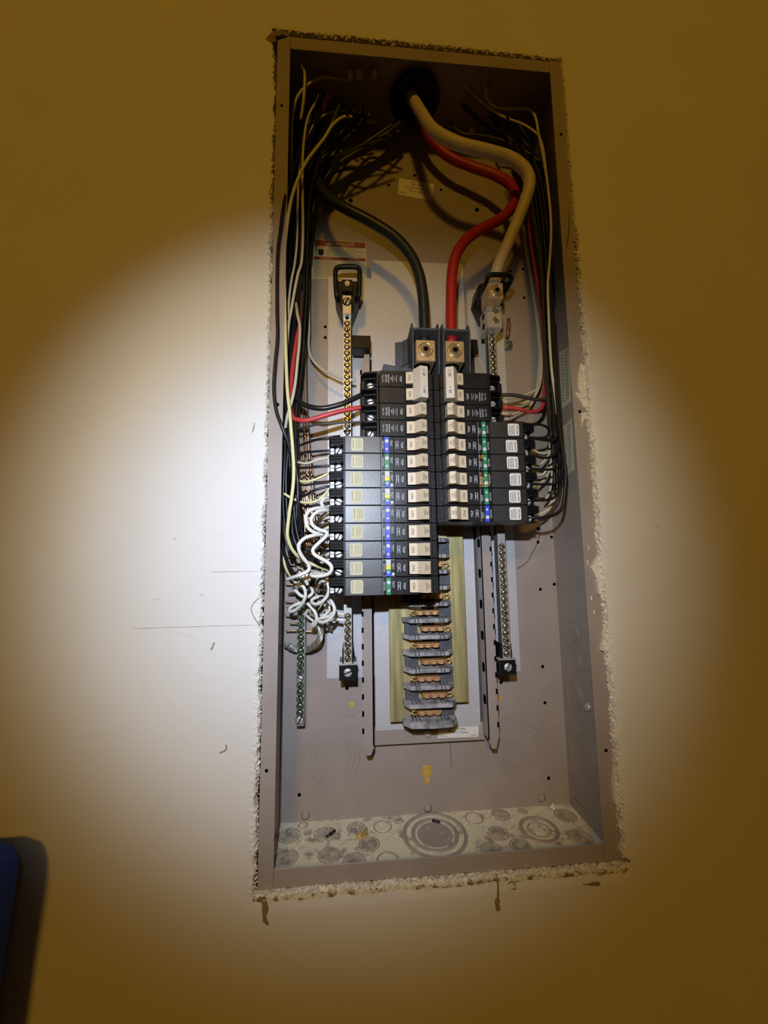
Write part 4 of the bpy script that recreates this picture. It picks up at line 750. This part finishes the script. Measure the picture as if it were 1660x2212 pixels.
# right side
RW = [('w_gray', 'charcoal wire leaving the right two-pole breaker', [(1070, 854, 18), (1096, 853, 16), (1119, 855, 18), (1142, 860, 22), (1159, 863, 26), (1173, 863, 30), (1182, 857, 34), (1186, 844, 38), (1185, 826, 42), (1183, 780, 48), (1180, 700, 54), (1176, 600, 58), (1168, 500, 60), (1150, 400, 64)], 2.4),
      ('w_red', 'red wire leaving the short breaker on the right', [(1070, 882, 18), (1096, 881, 16), (1113, 882, 17), (1130, 886, 20), (1147, 890, 24), (1159, 889, 28), (1169, 882, 32), (1174, 872, 36), (1176, 849, 42), (1177, 814, 48), (1177, 780, 52), (1172, 700, 60), (1160, 600, 68), (1148, 520, 74), (1142, 440, 76)], 2.4),
      ('w_cream', 'cream wire running behind the charcoal wire on the right', [(1078, 859, 52), (1101, 860, 58), (1124, 857, 64), (1147, 848, 68), (1159, 842, 68), (1165, 830, 66), (1168, 780, 66), (1163, 700, 70), (1150, 620, 74), (1140, 540, 76)], 1.6),
      ('w_cream', 'cream wire running just above the red wire on the right', [(1090, 875, 58), (1119, 873, 64), (1137, 869, 66), (1150, 861, 66), (1159, 851, 66), (1168, 826, 64), (1171, 780, 62), (1174, 690, 62), (1172, 630, 64), (1160, 520, 68), (1150, 430, 72)], 1.6),
      ('w_cream', 'cream wire dipping below the red wire on the right', [(1076, 897, 50), (1099, 899, 58), (1114, 893, 64), (1141, 881, 70), (1153, 865, 72), (1158, 849, 72), (1164, 809, 74), (1166, 757, 76), (1159, 685, 78), (1152, 625, 80), (1142, 565, 82), (1130, 500, 84)], 1.6),
      ('w_cream', 'long cream wire in front of the black bundle on the right', [(1163, 285, 40), (1176, 350, 34), (1186, 420, 30), (1191, 492, 26), (1188, 565, 26), (1184, 613, 28), (1186, 685, 28), (1190, 770, 26), (1194, 814, 26), (1199, 849, 28), (1203, 883, 32), (1207, 920, 44)], 1.7),
      ('w_black', 'black wire arching out of the topmost long right breaker', [(1128, 916, 14), (1142, 917, 14), (1164, 917, 18), (1179, 921, 24), (1187, 929, 30), (1193, 938, 34), (1200, 956, 40), (1202, 1000, 50)], 1.5),
      ('w_black', 'black wire looping tightly beside the topmost long right breaker', [(1130, 944, 20), (1146, 945, 20), (1164, 946, 24), (1179, 944, 28), (1186, 935, 32), (1187, 923, 36), (1184, 890, 44), (1180, 840, 54)], 1.5),
      ('w_black', 'black wire running level from below the topmost long right breaker', [(1130, 945, 14), (1147, 946, 12), (1170, 950, 14), (1190, 952, 18), (1200, 948, 24), (1206, 930, 30), (1204, 880, 36), (1198, 780, 44), (1190, 640, 50)], 1.5),
      ('w_black', 'black wire sagging from the second long right breaker', [(1132, 982, 14), (1147, 983, 12), (1165, 987, 14), (1181, 989, 16), (1197, 984, 20), (1206, 972, 24), (1209, 950, 28), (1208, 890, 34), (1202, 780, 42), (1192, 600, 50), (1180, 450, 56)], 1.5),
      ('w_black', 'black wire running level from the third long right breaker', [(1134, 1010, 14), (1154, 1013, 12), (1192, 1014, 16), (1206, 1009, 20), (1213, 994, 24), (1214, 950, 28), (1209, 860, 36), (1200, 700, 46)], 1.5),
      ('w_black', 'black wire running level from the fourth long right breaker', [(1134, 1044, 14), (1147, 1045, 12), (1165, 1046, 14), (1192, 1046, 16), (1208, 1041, 20), (1215, 1027, 24), (1217, 980, 28), (1212, 900, 34), (1202, 760, 46)], 1.5),
      ('w_black', 'black wire running level from the fifth long right breaker', [(1134, 1081, 14), (1146, 1081, 12), (1165, 1081, 14), (1187, 1079, 18), (1201, 1072, 22), (1209, 1054, 26), (1214, 1000, 30), (1212, 900, 38), (1203, 780, 46)], 1.6),
      ('w_black', 'glossy black wire bowing widest, from the lowest right breaker', [(1136, 1117, 14), (1150, 1118, 10), (1170, 1119, 8), (1192, 1114, 8), (1208, 1106, 8), (1217, 1090, 8), (1222, 1048, 8), (1223, 1021, 8), (1219, 989, 10), (1213, 951, 14), (1206, 890, 20), (1198, 780, 28), (1190, 640, 36), (1186, 500, 44)], 2.0),
      ('w_cream', 'cream wire curving back to the second long right breaker', [(1136, 968, 60), (1150, 970, 62), (1165, 978, 64), (1180, 979, 62), (1188, 969, 60), (1190, 930, 58), (1187, 860, 60), (1186, 800, 64)], 1.6),
      ('w_cream', 'cream wire curving back to the third long right breaker', [(1138, 1006, 58), (1165, 1005, 62), (1180, 991, 60), (1190, 972, 58), (1193, 930, 56), (1192, 860, 60)], 1.6),
      ('w_cream', 'cream wire curving back to the fourth long right breaker', [(1140, 1025, 60), (1167, 1026, 62), (1179, 1019, 60), (1192, 993, 56), (1195, 962, 54), (1196, 900, 56)], 1.6),
      ('w_cream', 'cream wire slanting steeply to the fifth long right breaker', [(1144, 1068, 56), (1155, 1057, 60), (1169, 1043, 62), (1181, 1030, 60), (1193, 1000, 56), (1198, 950, 54)], 1.6),
      ('w_cream', 'cream wire hanging loosely between the two lowest right breakers', [(1176, 1084, 60), (1180, 1078, 60), (1187, 1065, 58), (1192, 1038, 56), (1195, 980, 54), (1200, 920, 54)], 1.5),
      ('w_cream', 'cream wire curving to the lowest right breaker, upper of two', [(1142, 1108, 40), (1152, 1110, 46), (1165, 1110, 50), (1181, 1102, 52), (1194, 1081, 52), (1199, 1059, 52), (1203, 1000, 52)], 1.6),
      ('w_cream', 'cream wire curving to the lowest right breaker, lower of two', [(1142, 1113, 34), (1154, 1115, 38), (1170, 1113, 44), (1187, 1100, 48), (1200, 1074, 50), (1207, 1040, 50)], 1.6)]
for m, lb, pts, r in RW: w('branch_wire', lb, pts, r, m)
for i in range(16):
    a = rg.uniform(0, 1); y_ = rg.uniform(30, 82); x = lambda lo, hi: lo + (hi - lo) * a + rg.uniform(-2, 2); m = 'w_black'
    pts = [(x(1110, 1165), rg.uniform(290, 340), y_), (x(1140, 1176), 390, y_), (x(1152, 1192), 480, y_), (x(1166, 1196), 580, y_), (x(1172, 1200), 700, y_), (x(1178, 1203), 800, y_), (x(1184, 1206), 880, y_), (x(1192, 1210), 950, y_ * 0.9)]
    if i % 2: pts += [(x(1196, 1212), 1020, y_ * 0.8), (x(1196, 1210), 1060, y_ * 0.8)]
    w('branch_wire', 'black branch wire packed in the bundle along the right side', pts, rg.uniform(1.3, 1.9), m, 'wire', 'black wires of the right bundle', 4, 6)
hub = thing('conduit_hub', 'black round conduit bushing in the cabinet top where the feeders enter', 'fitting', (-4, 50, 936))
obj('bushing', MB().ring((-4, 50, 931), (0, 0, 1), 30, 5, 32, 10).cyl((-4, 50, 936.5), (0, 0, -1), 29, 2, 28), 'blackp', hub)
for i in range(34):                                          # dark cables fanning into both side bundles, extra ones added to darken the cabinet top
    a = rg.uniform(0, 1); L = i < 24; f = lambda lo, hi: lo + (hi - lo) * a + rg.uniform(-5, 5); m = rg.choice(('w_black', 'w_black', 'w_black', 'w_gray'))
    if L: pts = [(f(690, 872), f(190, 285), rg.uniform(30, 70)), (f(672, 800), f(262, 318), rg.uniform(45, 80)), (f(652, 730), f(320, 362), rg.uniform(50, 84)), (f(642, 690), f(372, 410), rg.uniform(50, 84)), (f(636, 678), 470, rg.uniform(45, 84)), (f(634, 668), 570, rg.uniform(45, 84))]
    else: pts = [(f(985, 1120), f(225, 260), rg.uniform(35, 70)), (f(1050, 1140), f(285, 310), rg.uniform(45, 80)), (f(1120, 1168), f(330, 362), rg.uniform(50, 84)), (f(1150, 1190), 430, rg.uniform(45, 84)), (f(1165, 1198), 540, rg.uniform(45, 84)), (f(1172, 1204), 660, rg.uniform(45, 84))]
    w('branch_wire', 'dark wire fanning from the cabinet top toward the ' + ('left' if L else 'right') + ' bundle', pts, rg.uniform(1.6, 2.8), m, 'wire', 'dark wires under the cabinet top, ' + ('left' if L else 'right'), 5, 6)
TW = [('cream wire leaving the top right knockout in a long diagonal', [(996, 168, 30), (1000, 179, 32), (1017, 198, 36), (1044, 222, 40), (1085, 251, 44), (1133, 270, 44), (1162, 292, 42), (1174, 321, 40), (1181, 369, 40), (1187, 420, 44), (1192, 500, 50)], 1.5, 'w_cream'),
      ('cream wire leaving the top right corner with a square bend', [(1050, 180, 30), (1053, 210, 34), (1068, 229, 38), (1097, 234, 40), (1142, 236, 40), (1157, 254, 40), (1163, 285, 40), (1168, 330, 44)], 1.8, 'w_cream'),
      ('gray wire arching beside the white feeder cable at upper right', [(972, 262, 60), (996, 287, 58), (1049, 294, 56), (1097, 307, 54), (1145, 333, 50), (1172, 360, 48), (1185, 420, 48), (1190, 500, 50)], 1.6, 'w_gray'),
      ('gray wire arching just below it over the white feeder cable', [(1060, 300, 60), (1121, 322, 56), (1152, 346, 52), (1174, 393, 48), (1186, 441, 48), (1191, 500, 50)], 1.4, 'w_gray'),
      ('cream wire arching high across the dark upper left corner', [(768, 172, 36), (750, 173, 36), (729, 170, 34), (695, 168, 30), (666, 183, 28), (642, 211, 26), (632, 255, 26), (630, 315, 28), (630, 375, 34), (632, 440, 44)], 1.8, 'w_cream'),
      ('cream wire standing upright in the upper left corner', [(650, 140, 14), (657, 152, 18), (659, 172, 22), (656, 219, 30), (650, 260, 40)], 2.0, 'w_cream'),
      ('brown wire arching below the cream ones at upper left', [(770, 240, 66), (729, 240, 62), (695, 253, 56), (672, 284, 50), (656, 330, 44), (648, 400, 44)], 1.7, 'jacket')]
for lb, pts, r, m in TW: w('branch_wire', lb, pts, r, m)
for lb, pts, r, m in (('tan cable jacket end at the cabinet top, left one of three', [(754, 150, 20), (757, 160, 24), (756, 170, 28)], 4.2, 'jacket'), ('tan cable jacket end at the cabinet top, middle one of three', [(776, 148, 20), (776, 160, 24), (774, 172, 28)], 4.6, 'jacket'), ('tan cable jacket end at the cabinet top, right one of three', [(812, 150, 20), (808, 160, 24), (804, 172, 28)], 4.2, 'jacket'),
                       ('orange cable jacket end in the upper left corner', [(712, 206, 56), (702, 220, 54), (696, 236, 54)], 4.4, 'orange'), ('tan cable jacket end at the top right', [(1047, 176, 30), (1051, 196, 32), (1056, 212, 36)], 4.2, 'jacket'), ('dull tan cable jacket end beside the white feeder cable', [(1016, 252, 76), (1019, 270, 76), (1020, 284, 74)], 4.0, 'jacket')):
    w('cable_end', lb, pts, r, m, 'cable')
# fine cobwebs and a hair on the back panel
for lb, pts in (('dark hair hanging down over the white listing label', [(974, 1568, 79), (973, 1600, 84), (974, 1625, 91), (976, 1658, 91)]), ('cobweb thread slanting from the lowest right breaker to the back panel', [(1168, 1150, 84), (1160, 1175, 88), (1150, 1195, 90), (1138, 1215, 90.5), (1118, 1228, 90.5)])):
    w('cobweb' if 'cobweb' in lb else 'hair', lb, pts, 0.28, 'ink', 'thread', None, 5, 4)

# ------------------------------------------------------------------ the blue chair in the corner of the frame
ch = thing('upholstered_chair', 'navy upholstered chair standing against the wall, only its back corner showing', 'chair', (-570, -290, -870))
xr = -371.0
mb = MB(); prof = [(-790, -380), (-790, 34), (-784, 56), (-768, 66), (xr - 22, 69), (xr - 6, 63), (xr, 50), (xr - 6, -30), (xr - 26, -380)]
mb.prism([(x, z) for x, z in prof], -72, -36); bmesh.ops.bevel(mb.bm, geom=mb.bm.edges[:], offset=7, segments=3, affect='EDGES', profile=0.6)
for f in mb.bm.faces: f.smooth = True
obj('backrest', mb, 'navy', ch)
mb = MB().box(-790, xr - 26, -540, -70, -460, -380, 18); obj('seat', mb, 'navy', ch)
for x in (-770, xr - 50):
    for y in (-500, -80): obj('leg', MB().box(x - 18, x + 18, y - 18, y + 18, -870, -458, 3), 'leg', ch)
# ceiling lamp that lights the room
lt = thing('ceiling_lamp', 'round ceiling lamp behind the camera giving warm light', 'lamp', (-500, -2900, 1900))
obj('lamp_base', MB().cyl((-500, -2900, 1900), (0, 0, -1), 190, 30, 32), 'plain', lt)
